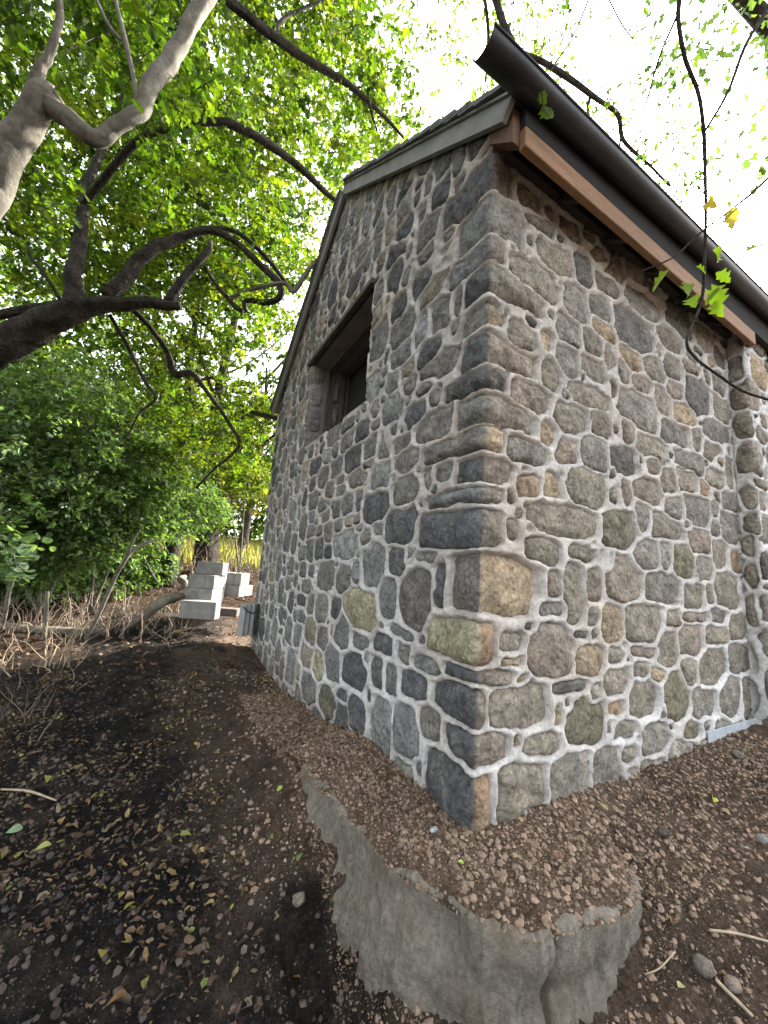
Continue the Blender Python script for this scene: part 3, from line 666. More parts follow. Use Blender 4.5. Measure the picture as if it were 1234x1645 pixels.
def tps_fit(P, z, lam=.02):
    n = len(P); d = np.linalg.norm(P[:, None] - P[None], axis=2); K = np.where(d > 0, d * d * np.log(d + 1e-9), 0) + lam * np.eye(n)
    A = np.zeros((n + 3, n + 3)); A[:n, :n] = K; A[:n, n] = 1; A[:n, n + 1:] = P; A[n, :n] = 1; A[n + 1:, :n] = P.T
    return np.linalg.solve(A, np.concatenate([z, [0, 0, 0]]))
TW = tps_fit(GC[:, :2], GC[:, 2])
def g0(x, y):
    x = np.asarray(x, float); y = np.asarray(y, float); s = x.shape
    r = np.hypot(x, y - 4); k = np.minimum(1, 24 / np.maximum(r, 1e-6)); xc = (x * k).ravel(); yc = (4 + (y - 4) * k).ravel()
    d = np.hypot(xc[:, None] - GC[None, :, 0], yc[:, None] - GC[None, :, 1])
    v = np.where(d > 0, d * d * np.log(d + 1e-9), 0) @ TW[:-3] + TW[-3] + TW[-2] * xc + TW[-1] * yc
    return v.reshape(s)
def pitm(x, y): return np.exp(-(((x + .53) / .13) ** 4 + ((y - .12) / .21) ** 4))
def ground(x, y):
    z = g0(x, y) - .17 * pitm(x, y)
    z += .05 * fbm(x * 2.2, y * 2.2, 101, 3) + .028 * fbm(x * 9, y * 9, 103, 3)
    z += .030 * np.abs(fbm(x * 22, y * 22, 107, 4, .6)) + .014 * fbm(x * 60, y * 60, 109, 3, .6)
    return z
def axis(lst): return np.unique(np.round(np.array(spaced(lst)), 5))
gxA = axis([(-60, -14, 24), (-14, -5, 45), (-5, -2.6, 60), (-2.6, 1.6, 300), (1.6, 4, 80), (4, 14, 40), (14, 60, 20)])
gyA = axis([(-30, -3, 20), (-3, -1.0, 40), (-1.0, 2.6, 257), (2.6, 6.5, 150), (6.5, 14, 90), (14, 30, 40), (30, 90, 20)])
GX, GY = np.meshgrid(gxA, gyA, indexing='ij')
GZ = np.concatenate([ground(GX[i:i + 40], GY[i:i + 40]) for i in range(0, len(gxA), 40)])
# footing outline (top edge)
OUT = np.array([(-.43, .86), (-.425, .66), (-.40, .42), (-.375, .2), (-.365, .068), (-.315, -.08), (-.25, -.23), (-.195, -.315), (-.12, -.375), (-.03, -.41), (.06, -.43), (.157, -.449), (.30, -.465), (.42, -.43), (.50, -.33), (.56, -.20)])
def soilcol(x, y, z):
    brown = np.array([.125, .094, .070]); tan = np.array([.215, .152, .108]); dark = np.array([.014, .014, .016]); litter = np.array([.062, .036, .021]); grassy = np.array([.10, .12, .03])
    # ash path: band running along the left of the house, with the pit's darkness painted in
    cl = -.95 - .18 * (y - 1) * (y < 4) - .1 * np.sin(y * 1.1)
    ash = np.exp(-((x - cl + .35) / (.42 + .09 * y.clip(0, 5))) ** 2) * 1.25 + 1.3 * np.exp(-(((x + .55) / .20) ** 2 + ((y - .10) / .34) ** 2)) + 1.5 * fbm(x * 2.3, y * 2.3, 111, 5, .6)
    ash = np.clip((ash - .32) / .40, 0, 1) * np.clip((6.0 - y) / 1.2, 0, 1) * (x < -.34)
    ash = np.clip(ash, 0, .92)
    near = np.clip(1 - np.maximum(np.maximum(-x - .55, -y - .8), 0) / .5, 0, 1) * (y < 5) * np.clip(.6 + 1.6 * fbm(x * 3, y * 3, 113, 3), 0, 1)
    c = brown * (1 - near[..., None]) + tan * near[..., None]
    lit = np.clip((-x - 2.1 + 1.5 * fbm(x, y, 117, 3)) / .8, 0, 1) + np.clip((y - 5.2 + 1.2 * fbm(x, y, 119, 3)) / .8, 0, 1); lit = np.clip(lit, 0, 1)[..., None]
    c = c * (1 - lit) + litter * lit
    ash = ash * np.clip(.86 + 1.3 * fbm(x * 9, y * 9, 121, 4), .35, 1); c = c * (1 - ash[..., None]) + dark * ash[..., None]
    gr = np.clip((y - 9.5) / 2.5, 0, 1)[..., None]; c = c * (1 - gr) + grassy * gr
    return c
GCc = soilcol(GX, GY, GZ)
nx, ny = GX.shape
I = np.arange(nx - 1)[:, None] * ny + np.arange(ny - 1)[None]
Qg = np.stack([I, I + ny, I + ny + 1, I + 1], -1)
xc = (gxA[:-1] + gxA[1:])[:, None] / 2; yc = (gyA[:-1] + gyA[1:])[None] / 2
kp = ~((xc > .15) & (xc < 6.8) & (yc > .12) & (yc < HW - .15))
gnd = meshobj('ground', np.stack([GX, GY, GZ], -1).reshape(-1, 3), Qg[kp + (0 * yc > 1)], 'soil', None, col=GCc.reshape(-1, 3)); tag(gnd, kind='structure')

# concrete footing with soil bed on top
def resample(P, n):
    d = np.concatenate([[0], np.cumsum(np.linalg.norm(np.diff(P, axis=0), axis=1))]); t = np.linspace(0, d[-1], n)
    return np.stack([np.interp(t, d, P[:, i]) for i in range(P.shape[1])], 1)
OS, _ = smooth_path(OUT, np.ones(len(OUT)), 6); OS = resample(OS, 420)
tn = np.gradient(OS, axis=0); tn /= np.linalg.norm(tn, axis=1)[:, None]; nrm = np.stack([tn[:, 1], -tn[:, 0]], 1)
nrm *= np.sign(((OS - np.array([.2, .2])) * nrm).sum(1))[:, None]
sarc = np.linspace(0, 1, 420)
foot = thing('concrete_footing', (-.2, -.3, -.5), 'rough exposed concrete footing jutting out under the house corner with a crack', 'footing')
rows = np.concatenate([[0, 0, .012], np.linspace(.03, .78, 30)]); V = []
jag = .055 * fbm(sarc * 26, sarc * 0, 201, 5, .6)
lip = np.interp(sarc, [0, .3, .45, .62, .8, 1], [.0, .01, .02, .0, .015, 0])
ztop = -.066 + .05 * fbm(sarc * 16, sarc * 0 + 3, 203, 4, .6)
crk = np.exp(-((sarc - .595) / .0035) ** 2)
for k, r_ in enumerate(rows):
    if k == 0: off = -.25 + 0 * sarc; zz_ = ztop - .02
    else:
        wob = np.exp(-((sarc - .628 - .05 * float(vn(r_ * 7, 1., 5)) + .012 * float(vn(r_ * 40, 2., 6))) / .0042) ** 2)
        bulge = .10 * fbm(sarc * 9, sarc * 0 + r_ * 5, 205, 3) + .045 * fbm(sarc * 36, sarc * 0 + r_ * 18, 207, 4) + .020 * fbm(sarc * 90, sarc * 0 + r_ * 50, 209, 2)
        step = -.07 * np.clip((r_ - .10) / .25, 0, 1) * np.clip((.52 - sarc) / .15, 0, 1) * np.clip(sarc / .12, 0, 1) + .12 * np.clip((r_ - .12) / .5, 0, 1) * np.clip((sarc - .72) / .2, 0, 1)
        off = jag + bulge * min(1, r_ * 8) - step - .045 * wob * (r_ < .6) - (.01 if k == 1 else 0)
        zz_ = ztop - r_
    P2 = OS + nrm * off[:, None]; V.append(np.concatenate([P2, zz_[:, None]], 1))
V = np.array(V); nr = len(rows); V = V.reshape(-1, 3)
I = np.arange(nr - 1)[:, None] * 420 + np.arange(419)[None]
meshobj('concrete_face', V, np.stack([I, I + 420, I + 421, I + 1], -1).reshape(-1, 4), 'concrete', foot)
# soil bed
WP = resample(np.array([(-.02, 1.3), (-.02, .9), (-.02, .5), (-.01, .2), (.0, .0), (.2, -.005), (.4, -.0), (.7, .0), (1.0, 0), (1.5, 0.)]), 260)
OE = np.vstack([[(-.42, 1.25), (-.43, 1.05)], OS, [(.66, -.16), (.85, -.15), (1.2, -.12), (1.5, -.1)]])
OE = resample(OE, 260)
ts = np.linspace(0, 1, 90)
SX = WP[:, None, 0] * (1 - ts) + OE[:, None, 0] * ts; SY = WP[:, None, 1] * (1 - ts) + OE[:, None, 1] * ts
ends = np.minimum(np.linspace(0, 1, 260) / .10, (1 - np.linspace(0, 1, 260)) / .10).clip(0, 1)[:, None]
SZ = -.035 + .02 * (1 - ts)[None] + .020 * fbm(SX * 7, SY * 7, 301, 3) + .026 * np.abs(fbm(SX * 24, SY * 24, 303, 3)) + .012 * fbm(SX * 65, SY * 65, 305, 2)
gl = ground(SX, SY) + .004
edge = np.clip((ts[None] - .80) / .20, 0, 1)
SZ = SZ - (.050 + .03 * fbm(SX * 9, SY * 9, 309, 3)) * edge ** 1.6
SZ = SZ * ends + (gl - .02) * (1 - ends)
bc = np.array([.30, .21, .148]) * (1 + .5 * fbm(SX * 5, SY * 5, 307, 3))[..., None]
grey = np.clip((SX - .55) / .3, 0, 1)[..., None] * .4; bc = bc * (1 - grey) + np.array([.17, .15, .125]) * grey
I = np.arange(259)[:, None] * 90 + np.arange(89)[None]
bed = meshobj('soil_bed', np.stack([SX, SY, SZ], -1).reshape(-1, 3), np.stack([I, I + 90, I + 91, I + 1], -1).reshape(-1, 4), 'soil', None, col=bc.reshape(-1, 3)); tag(bed, kind='structure')
#@@VEG
# ------------------------------------------------------------------ clods, pebbles and fallen leaves
def ico():
    p = (1 + 5 ** .5) / 2
    v = np.array([(-1, p, 0), (1, p, 0), (-1, -p, 0), (1, -p, 0), (0, -1, p), (0, 1, p), (0, -1, -p), (0, 1, -p), (p, 0, -1), (p, 0, 1), (-p, 0, -1), (-p, 0, 1)]) / math.hypot(1, p)
    f = np.array([(0, 11, 5), (0, 5, 1), (0, 1, 7), (0, 7, 10), (0, 10, 11), (1, 5, 9), (5, 11, 4), (11, 10, 2), (10, 7, 6), (7, 1, 8), (3, 9, 4), (3, 4, 2), (3, 2, 6), (3, 6, 8), (3, 8, 9), (4, 9, 5), (2, 4, 11), (6, 2, 10), (8, 6, 7), (9, 8, 1)])
    return v, f
IV, IF = ico()
LEAFDARK = .72
def bedz(x, y):
    """height of what lies on top at x, y (bed or ground)"""
    z = ground(x, y)
    d = (x[:, None] - SX[::2, ::2].ravel()[None]) ** 2 + (y[:, None] - SY[::2, ::2].ravel()[None]) ** 2
    k = d.argmin(1); on = d[np.arange(len(x)), k] < .018 ** 2
    return np.where(on, np.maximum(SZ[::2, ::2].ravel()[k], z), z)
def in_house(x, y): return (x > -.01) & (y > 0.0) & (y < HW) | ((x > X1 - .02) & (y > -STEP - .02) & (y < 1))
def clods(n, x0, x1, y0, y1, smin, smax, colf, name, label, dens=None):
    x = rng.uniform(x0, x1, n); y = rng.uniform(y0, y1, n)
    k = ~in_house(x, y)
    if dens is not None: k &= rng.random(n) < dens(x, y)
    x, y = x[k], y[k]; n = len(x)
    z = np.concatenate([bedz(x[i:i + 1500], y[i:i + 1500]) for i in range(0, n, 1500)])
    s = smin * (smax / smin) ** (rng.random(n) ** 4.5)
    V = IV[None] * (1 + rng.normal(0, .20, (n, 12, 1))) * rng.uniform(.75, 1.2, (n, 1, 3)) * [1, 1, .85] * s[:, None, None] + np.stack([x, y, z + s * .12], 1)[:, None]
    Fc = (IF[None] + (np.arange(n) * 12)[:, None, None]).reshape(-1, 3)
    c = colf(x, y) * rng.uniform(.72, 1.15, (n, 1)); C = np.repeat(c[:, None], 12, 1).reshape(-1, 3)
    o = meshobj(name, V.reshape(-1, 3), Fc, 'clod', None, col=C, smooth=False)
    tag(o, label, name.replace('_', ' '), kind='stuff')
cc = lambda x, y: soilcol(x, y, 0) * 1.3 + np.array([.022, .018, .015])
clods(30000, -.5, 2.6, -.95, .0, .002, .014, lambda x, y: np.tile([.235, .172, .125], (len(x), 1)), 'soil_crumbs', 'brown soil crumbs heaped against the foot of the house corner', lambda x, y: np.clip(1 - (y < -.5) * .55, 0, 1))
clods(15000, -.48, .0, .0, 2.6, .0025, .012, lambda x, y: np.tile([.20, .142, .102], (len(x), 1)), 'soil_crumbs', 'brown soil crumbs scattered along the gable wall')
clods(36000, -2.2, 1.0, -1.0, 3.4, .0025, .017, cc, 'soil_grit', 'dark gritty soil lumps on the ash-blackened ground', lambda x, y: .35 + .65 * (vn(x * 3, y * 3, 5) > .5))
clods(300, -1.8, 2.4, -1.1, 3.2, .008, .022, lambda x, y: np.tile([.10, .08, .06], (len(x), 1)), 'pebbles', 'loose pebbles lying on the bare soil')

def leafmesh(V6, n):
    pass
LEAF6 = np.array([(0, 0, 0), (.22, .28, .05), (.16, .70, .07), (0, 1, 0), (-.18, .66, .06), (-.24, .25, .06), (0, .5, -.03)])
LT = np.array([(0, 1, 6), (1, 2, 6), (2, 3, 6), (3, 4, 6), (4, 5, 6), (5, 0, 6)])
def rotmats(yaw, tilt, roll):
    cy, sy, ct, st, cr, sr = np.cos(yaw), np.sin(yaw), np.cos(tilt), np.sin(tilt), np.cos(roll), np.sin(roll)
    Rz = np.zeros((len(yaw), 3, 3)); Rz[:, 0, 0] = cy; Rz[:, 0, 1] = -sy; Rz[:, 1, 0] = sy; Rz[:, 1, 1] = cy; Rz[:, 2, 2] = 1
    Rx = np.zeros_like(Rz); Rx[:, 0, 0] = 1; Rx[:, 1, 1] = ct; Rx[:, 1, 2] = -st; Rx[:, 2, 1] = st; Rx[:, 2, 2] = ct
    Ry = np.zeros_like(Rz); Ry[:, 1, 1] = 1; Ry[:, 0, 0] = cr; Ry[:, 0, 2] = sr; Ry[:, 2, 0] = -sr; Ry[:, 2, 2] = cr
    return Rz @ Rx @ Ry
def ground_leaves(n, sampler, size, pal, name, label):
    x, y = sampler(n); k = ~in_house(x, y); x, y = x[k], y[k]; n = len(x)
    z = np.concatenate([bedz(x[i:i + 1500], y[i:i + 1500]) for i in range(0, n, 1500)])
    R = rotmats(rng.uniform(0, 6.3, n), rng.normal(0, .35, n), rng.normal(0, .35, n))
    s = rng.uniform(*size, n); Lf = LEAF6.copy()[None] * np.ones((n, 1, 1)); Lf[:, :, 2] *= rng.uniform(-2.5, 5, (n, 1)); Lf[:, :, 0] *= rng.uniform(.4, 1.6, (n, 1)); Lf[:, :, 1:] += rng.normal(0, .07, Lf[:, :, 1:].shape); s = s * rng.uniform(.45, 1.2, n)
    V = np.einsum('nij,nkj->nki', R, Lf) * s[:, None, None] + np.stack([x, y, z + .006], 1)[:, None]
    P = np.array(pal)[rng.integers(0, len(pal), n)] * rng.uniform(.6, 1.2, (n, 1)); C = np.repeat(P[:, None], 7, 1).reshape(-1, 3)
    Fc = (LT[None] + (np.arange(n) * 7)[:, None, None]).reshape(-1, 3)
    tag(meshobj(name, V.reshape(-1, 3), Fc, 'dryleaf', None, col=C), label, 'fallen leaves', kind='stuff')
BR = [(.11, .060, .030), (.07, .038, .024), (.14, .085, .045), (.05, .03, .02), (.17, .125, .07), (.085, .055, .04)]
YE = [(.24, .20, .05), (.20, .13, .045), (.16, .19, .05), (.22, .16, .07)]
def samp_left(n):
    x = rng.uniform(-3.2, -.75, n); y = rng.uniform(-.3, 3.5, n); w_ = vn(x * 2.2, y * 2.2, 77) + .5 * vn(x * 7, y * 7, 78); k = (w_ > .80 - .25 * (x < -1.7)); return x[k], y[k]
ground_leaves(11000, samp_left, (.014, .05), BR * 3 + YE, 'leaf_litter', 'brown and yellow leaf litter drifted on the dark soil')
def samp_far(n): return rng.uniform(-6, 2.5, n), rng.uniform(3.3, 9.5, n)
ground_leaves(9000, samp_far, (.03, .075), BR, 'leaf_litter', 'red-brown leaf litter covering the slope behind the blocks')
def samp_r(n): return rng.uniform(.35, 3.6, n), rng.uniform(-1.1, -.12, n)
ground_leaves(170, samp_r, (.018, .045), YE + BR, 'scattered_leaves', 'few small leaves scattered on the soil by the side wall')
def samp_g(n): return rng.uniform(-3, 0, n), rng.uniform(-.2, 5, n)
ground_leaves(260, samp_g, (.02, .05), YE + BR, 'scattered_leaves', 'few small leaves scattered along the path beside the gable')

def zof(x, y): return float(bedz(np.array([x]), np.array([y]))[0])
def on_ground(px, py, z0=-.3):
    z = z0
    for _ in range(12):
        p = onz(px, py, z); z = .5 * z + .5 * zof(p[0], p[1])
    p = onz(px, py, z); return np.array([p[0], p[1], zof(p[0], p[1])])
def oak_leaf(size, col, p, yaw, tilt, roll, name, parent=None, material='leaf', lobed=True, curl=.12):
    n = 22; t = np.linspace(0, 1, n // 2 + 1); o = []
    w_ = np.sin(np.pi * t ** .8) * .32 * (1 + (.38 * np.cos(t * np.pi * 7) if lobed else 0))
    L_ = [(w_[i], t[i]) for i in range(len(t))] + [(-w_[i], t[i]) for i in range(len(t) - 2, 0, -1)]
    ctr = [(0, v, 0) for v in (.2, .4, .6, .8)]
    V = np.array([(x, y, curl * (abs(x) * 2.2) ** 1.3 - curl * .9 * y * y) for x, y in L_] + [(0, v, -curl * .9 * v * v) for _, v, _ in ctr] )
    m_ = len(L_); cidx = lambda y: m_ + int(np.clip(round(y / .2 - 1), 0, 3))
    T = []
    for i in range(m_):
        j = (i + 1) % m_; a, b_ = cidx(L_[i][1]), cidx(L_[j][1]); T.append((i, j, a))
        if a != b_: T.append((j, b_, a))
    R = rotmats(np.array([yaw]), np.array([tilt]), np.array([roll]))[0]
    return meshobj(name, (V * size) @ R.T + p, np.array(T), material, parent, col=np.array(col) * 1.0)
for px, py, sz, col, ang, cat, lab in (
    (483, 1578, .075, (.34, .20, .06), .3, 'fallen leaf', 'broad orange-brown fallen leaf in the dark hollow left of the footing'),
    (217, 1455, .05, (.42, .33, .07), 1.2, 'fallen leaf', 'yellow-ochre curled leaf lying at the edge of the black ash'),
    (163, 1533, .05, (.40, .32, .07), 2.2, 'fallen leaf', 'mottled yellow leaf on brown litter at the bottom left'),
    (82, 1362, .06, (.50, .52, .16), .8, 'fallen leaf', 'pale yellow-green oval leaf alone on the black soil'),
    (36, 1335, .06, (.28, .42, .22), .9, 'fallen leaf', 'pale green leaf lying at the far left on black soil'),
    (322, 1367, .028, (.52, .50, .12), 2.6, 'fallen leaf', 'small bright yellow leaf in the middle of the dark path'),
    (453, 1267, .034, (.45, .55, .07), .7, 'fallen leaf', 'slim lime-green leaf on brown soil near the top of the footing'),
    (344, 1457, .04, (.45, .34, .12), .2, 'fallen leaf', 'small tan pointed leaf on dark soil left of the footing'),
    (745, 1393, .026, (.38, .58, .08), .4, 'fallen leaf', 'tiny lime-green leaf on the soil crumbs over the footing'),
    (837, 1318, .034, (.50, .38, .16), 1.4, 'fallen leaf', 'cream leaf leaning against the foot of the side wall near the corner'),
    (965, 1296, .045, (.52, .40, .20), 1.9, 'fallen leaf', 'cream curled leaf at the foot of the side wall'),
    (1149, 1285, .045, (.50, .56, .06), .9, 'fallen leaf', 'bright yellow-green leaf on the soil right of the house corner'),
    (1160, 1303, .045, (.46, .36, .14), 1.7, 'fallen leaf', 'tan leaf beside the bright yellow-green leaf'),
    (1195, 1365, .05, (.36, .44, .30), 1.1, 'fallen leaf', 'pale grey-green leaf near the right edge of the bare soil'),
    (1098, 1590, .035, (.52, .50, .24), .6, 'fallen leaf', 'pale yellow crumpled leaf low at the right beside a stone'),
    (100, 1318, .05, (.36, .22, .10), 2.1, 'fallen leaf', 'light brown rolled leaf on the black soil at left'),
    (205, 1610, .06, (.26, .13, .05), .5, 'fallen leaf', 'rusty brown curled leaf at the bottom left'),
    (405, 1622, .055, (.20, .17, .12), .1, 'fallen leaf', 'long grey-brown leaf at the bottom edge left of the footing'),
    (75, 1250, .06, (.46, .46, .10), 2.4, 'fallen leaf', 'bright yellow-green leaf on the litter pile at the left edge')):
    p = on_ground(px, py); p[2] += .014
    tag(oak_leaf(sz, tuple(v * .62 for v in col), p, ang + 1, rng.normal(0, .2), rng.normal(0, .3), 'fallen_leaf', None, 'dryleaf', lobed=False, curl=rng.uniform(.1, .35)), lab, cat)
for px, py, sx, col, lab in (
    (1177, 1585, (.026, .022, .018), (.20, .15, .12), 'rounded brown stone on the soil at the lower right'),
    (1130, 1556, (.032, .03, .02), (.13, .11, .09), 'angular grey-brown stone above the rounded one at the lower right'),
    (895, 1378, (.022, .018, .014), (.16, .10, .065), 'brown clod standing out on the soil over the footing'),
    (1065, 1340, (.03, .02, .018), (.09, .07, .055), 'dark wedge-shaped stone on the soil under the side wall'),
    (1005, 1250, (.03, .02, .02), (.34, .33, .30), 'pale mortar lump at the foot of the side wall'),
    (1225, 1352, (.03, .022, .018), (.22, .21, .20), 'grey pebble at the right edge of the soil'),
    (332, 1080, (.045, .04, .028), (.02, .02, .02), 'small black lump of charcoal on the path beside the gable'),
    (480, 1450, (.028, .024, .018), (.16, .14, .11), 'grey stone above the dark hollow left of the footing'),
    (697, 1335, (.018, .012, .009), (.30, .33, .33), 'bluish mortar chip just in front of the house corner'),
    (1185, 1215, (.03, .03, .02), (.15, .13, .11), 'grey-brown stone below the metal strip at the wall end')):
    p = on_ground(px, py, -.2); V, Q, T = rock(p + [0, 0, sx[2] * .5], sx, int(px), n=6, blocky=2.6, amp=.35)
    tag(meshobj('loose_stone', V, [Q, T], 'stone', None, col=col), lab, 'stone')

# ------------------------------------------------------------------ blocks, logs and timber behind
def block(px, py, d, L, Wd, H, yaw, z, label, cat='concrete block', name='concrete_block', material='block', group='concrete blocks behind the house', parent=None):
    p = at(px, py, d); c = p[:2]
    o = boxobj(name, (c[0] - L / 2, c[0] + L / 2, c[1] - Wd / 2, c[1] + Wd / 2, z, z + H), material, parent, .006, rot=(yaw, c), jit=.001)
    if label: tag(o, label, cat, group)
    return o
YW = -.52
zb = float(ground(np.array([at(325, 985, 5.3)[0]]), np.array([at(325, 985, 5.3)[1]]))[0])
def zpix(px, py, d): return float(at(px, py, d)[2])
block(322, 980, 5.3, .47, .20, .235, YW + .06, zpix(322, 993, 5.3), 'lone grey block lying in front of the stack behind the house')
d2 = 5.75; zB = zpix(330, 966, d2)
for i, (px, lab) in enumerate(((317, 'left block of the bottom row in the taller block stack'), (339, 'right block of the bottom row in the taller block stack'))):
    block(px, 960, d2, .205, .44, .20, YW, zB, lab)
zC = zB + .203
for px, lab in ((319, 'left block stood on end in the middle row of the taller stack'), (332, 'centre block stood on end in the middle row of the taller stack'), (346, 'right block stood on end in the middle row of the taller stack')):
    block(px, 945, d2 + .03, .128, .44, .19, YW, zC, lab)
block(340, 922, d2 + .12, .40, .20, .19, YW, zC + .193, 'single grey block on top of the taller stack behind the house')
d3 = 6.3; zD = zpix(375, 957, d3)
block(377, 948, d3, .30, .40, .18, YW, zD, 'bottom block of the shorter stack nearest the house wall')
for px, lab in ((366, 'left upright block on top of the shorter stack'), (377, 'middle upright block on top of the shorter stack'), (388.5, 'right upright block on top of the shorter stack')):
    block(px, 932, d3 + .02, .112, .38, .19, YW, zD + .183, lab)
block(396.5, 945, d3 + .25, .10, .3, .17, YW, zD, 'narrow pale block beside the shorter stack')
block(368, 982, 5.7, .30, .20, .11, YW, zpix(368, 989, 5.7), 'reddish brown timber offcut lying between the block stacks', 'timber offcut', 'timber_offcut', 'old_wood', None)
block(284, 984, 5.35, .36, .13, .035, YW + .25, zpix(284, 990, 5.35), 'pale split board lying left of the lone block', 'board', 'split_board', 'wood_pale', None)
for i, (px, lab) in enumerate(((397, 'outer grey slab of the strapped stack leaning at the house corner'), (404, 'middle grey slab of the strapped stack leaning at the house corner'), (411, 'inner grey slab of the strapped stack leaning at the house corner'))):
    block(px - 3, 985, 5.15 + .05 * i, .075, .30, .40, YW + .1, zpix(400, 1012, 5.2) - .05, lab, 'stone slab', 'stone_slab', 'slab', 'strapped slabs at the house corner')
P = np.array([at(391, 975, 5.02), at(398, 982, 4.99), at(406, 985, 4.98), at(415, 982, 5.02)]); P, R = smooth_path(P, np.full(4, .010))
V, Q, T = tube(P, R, 6); tag(meshobj('strap', V, [Q, T], 'strap'), 'black strap around the grey slabs at the house corner', 'strap')

def limb(pts, w2r=.66, seg=6):
    """pts: px, py, depth, width in photo pixels"""
    P = np.array([at(a, b, c) for a, b, c, _ in pts]); R = np.array([w_ * c / F / 2 * w2r for _, _, c, w_ in pts]); return smooth_path(P, R, seg)
def limbobj(name, pts, material, parent, sides=12, noise=.16, s=0):
    P, R = limb(pts, seg=14 if sides >= 12 else 8); sides = int(sides * 1.6)
    P = P + .30 * R[:, None] * np.stack([fbm(np.arange(len(P)) * .12 + s, np.arange(len(P)) * 0 + k * 9., s + k, 2) for k in range(3)], 1) * 2
    V, Q, T = tube(P, R, sides, noise, s=s); return meshobj(name, V, [Q, T], material, parent)
def log_on_ground(pts, label, name='fallen_log', cat='log', material='bark_pale', s=0):
    P = []; R = []
    for px, py, d, w_ in pts:
        p = at(px, py, d); r = w_ * d / F / 2; zg = float(ground(np.array([p[0]]), np.array([p[1]]))[0]); P.append((p[0], p[1], max(zg + r * .4, min(p[2], zg + .5)))); R.append(r)
    P, R = smooth_path(P, R, 6); V, Q, T = tube(P, R, 10, .25, s=s); tag(meshobj(name, V, [Q, T], material), label, cat)
log_on_ground([(-60, 1062, 4.6, 13), (10, 1044, 4.6, 14), (70, 1036, 4.7, 13), (140, 1032, 4.8, 12), (170, 1022, 4.9, 9)], 'long thin grey log lying along the left edge of the path')
log_on_ground([(195, 1015, 4.9, 9), (230, 992, 5.0, 15), (255, 972, 5.2, 18), (280, 961, 5.4, 16), (298, 957, 5.6, 9)], 'pale crooked log curving towards the lone concrete block', s=5)
log_on_ground([(286, 948, 5.9, 6), (298, 938, 6.0, 9), (290, 925, 6.1, 10), (300, 912, 6.3, 6)], 'twisted root-like branch standing behind the pale log', 'twisted_branch', 'branch', s=9)
for nm, pts, lab in (('dead_branch', [(1140, 1500, 1.75, 5), (1185, 1506, 1.75, 5), (1240, 1520, 1.7, 4)], 'pale dry stick lying on the soil at the right edge'),
                     ('dead_branch', [(1036, 1572, 1.5, 3), (1060, 1562, 1.55, 3), (1085, 1535, 1.6, 3)], 'thin straw-coloured stem curving over the soil at the lower right'),
                     ('dead_branch', [(1150, 1580, 1.5, 7), (1180, 1610, 1.45, 7), (1210, 1640, 1.4, 6)], 'grey split stick pointing to the lower right corner'),
                     ('dead_branch', [(0, 1272, 2.4, 4), (45, 1275, 2.4, 5), (90, 1290, 2.35, 3)], 'thin grey stick at the left edge on the black soil')):
    P = []; R = []
    for px, py, d, w_ in pts:
        p = on_ground(px, py, -.3); dd_ = proj(p)[2][0]; P.append(p + [0, 0, .012]); R.append(w_ * dd_ / F / 2 * .8)
    P, R = smooth_path(P, R, 5); V, Q, T = tube(P, R, 6, .2); tag(meshobj(nm, V, [Q, T], 'twig', None, col=(.30, .25, .17)), lab, 'stick')
for pts, lab, mt in (
    ([(134, 1035, 4.6, 7), (160, 985, 4.6, 9), (186, 925, 4.7, 10), (212, 885, 4.8, 9), (245, 868, 5.0, 7)], 'leaning pale dead sapling rising from the end of the long log', 'bark_pale'),
    ([(186, 920, 4.7, 6), (200, 900, 4.65, 6), (214, 868, 4.6, 5), (226, 852, 4.6, 3)], 'forked pale shoot beside the leaning dead sapling', 'bark_pale'),
    ([(230, 895, 5.6, 4), (250, 930, 5.5, 4), (275, 955, 5.4, 4), (292, 960, 5.4, 3)], 'thin broken stick leaning on the crooked log', 'bark_pale'),
    ([(5, 1000, 4.2, 9), (14, 955, 4.2, 9), (22, 925, 4.2, 8), (30, 905, 4.2, 6)], 'pale leaning stem of the broad-leaved bush at the left edge', 'bark_pale'),
    ([(72, 1030, 4.5, 9), (74, 985, 4.5, 9), (76, 950, 4.5, 7)], 'upright pale stump stem among the dry brush', 'bark_pale')):
    tag(limbobj('dead_sapling', pts, mt, None, 8, .2, s=len(lab)), lab, 'dead sapling')

# ------------------------------------------------------------------ trees
LK = np.array([(0, 0, 0), (.30, .42, .04), (0, 1.0, -.06), (-.30, .42, .04)])
LQ = np.array([(0, 1, 2), (0, 2, 3)])
def leaves_at(P, s, yaw, tilt, roll, cols, shape=LK, tri=LQ):
    n = len(P); R = rotmats(yaw, tilt, roll); Lf = shape[None] * np.ones((n, 1, 1)); Lf[:, :, 0] *= rng.uniform(.8, 1.35, (n, 1))
    V = np.einsum('nij,nkj->nki', R, Lf) * s[:, None, None] + P[:, None]
    k = len(shape); Fc = (tri[None] + (np.arange(n) * k)[:, None, None]).reshape(-1, 3)
    return V.reshape(-1, 3), Fc, np.repeat(cols[:, None], k, 1).reshape(-1, 3)
def ok_place(P):
    x, y, z = P.T
    inh = (x > -.35) & (y > -1.0) & (y < HW + .6) & (z < 5.9) & (x < 7.6)
    near = np.linalg.norm(P - CAM, axis=1) < 1.9
    return ~(inh | near)
LOBE = np.array([(0, 0, 0), (.14, .22, .03), (.34, .34, .05), (.16, .5, .03), (.30, .72, .05), (0, 1, -.08), (-.28, .74, .05), (-.15, .52, .03), (-.33, .36, .05), (-.13, .2, .03), (0, .5, -.02)])
LOT = np.array([(i, i + 1, 10) for i in range(9)] + [(9, 0, 10)])
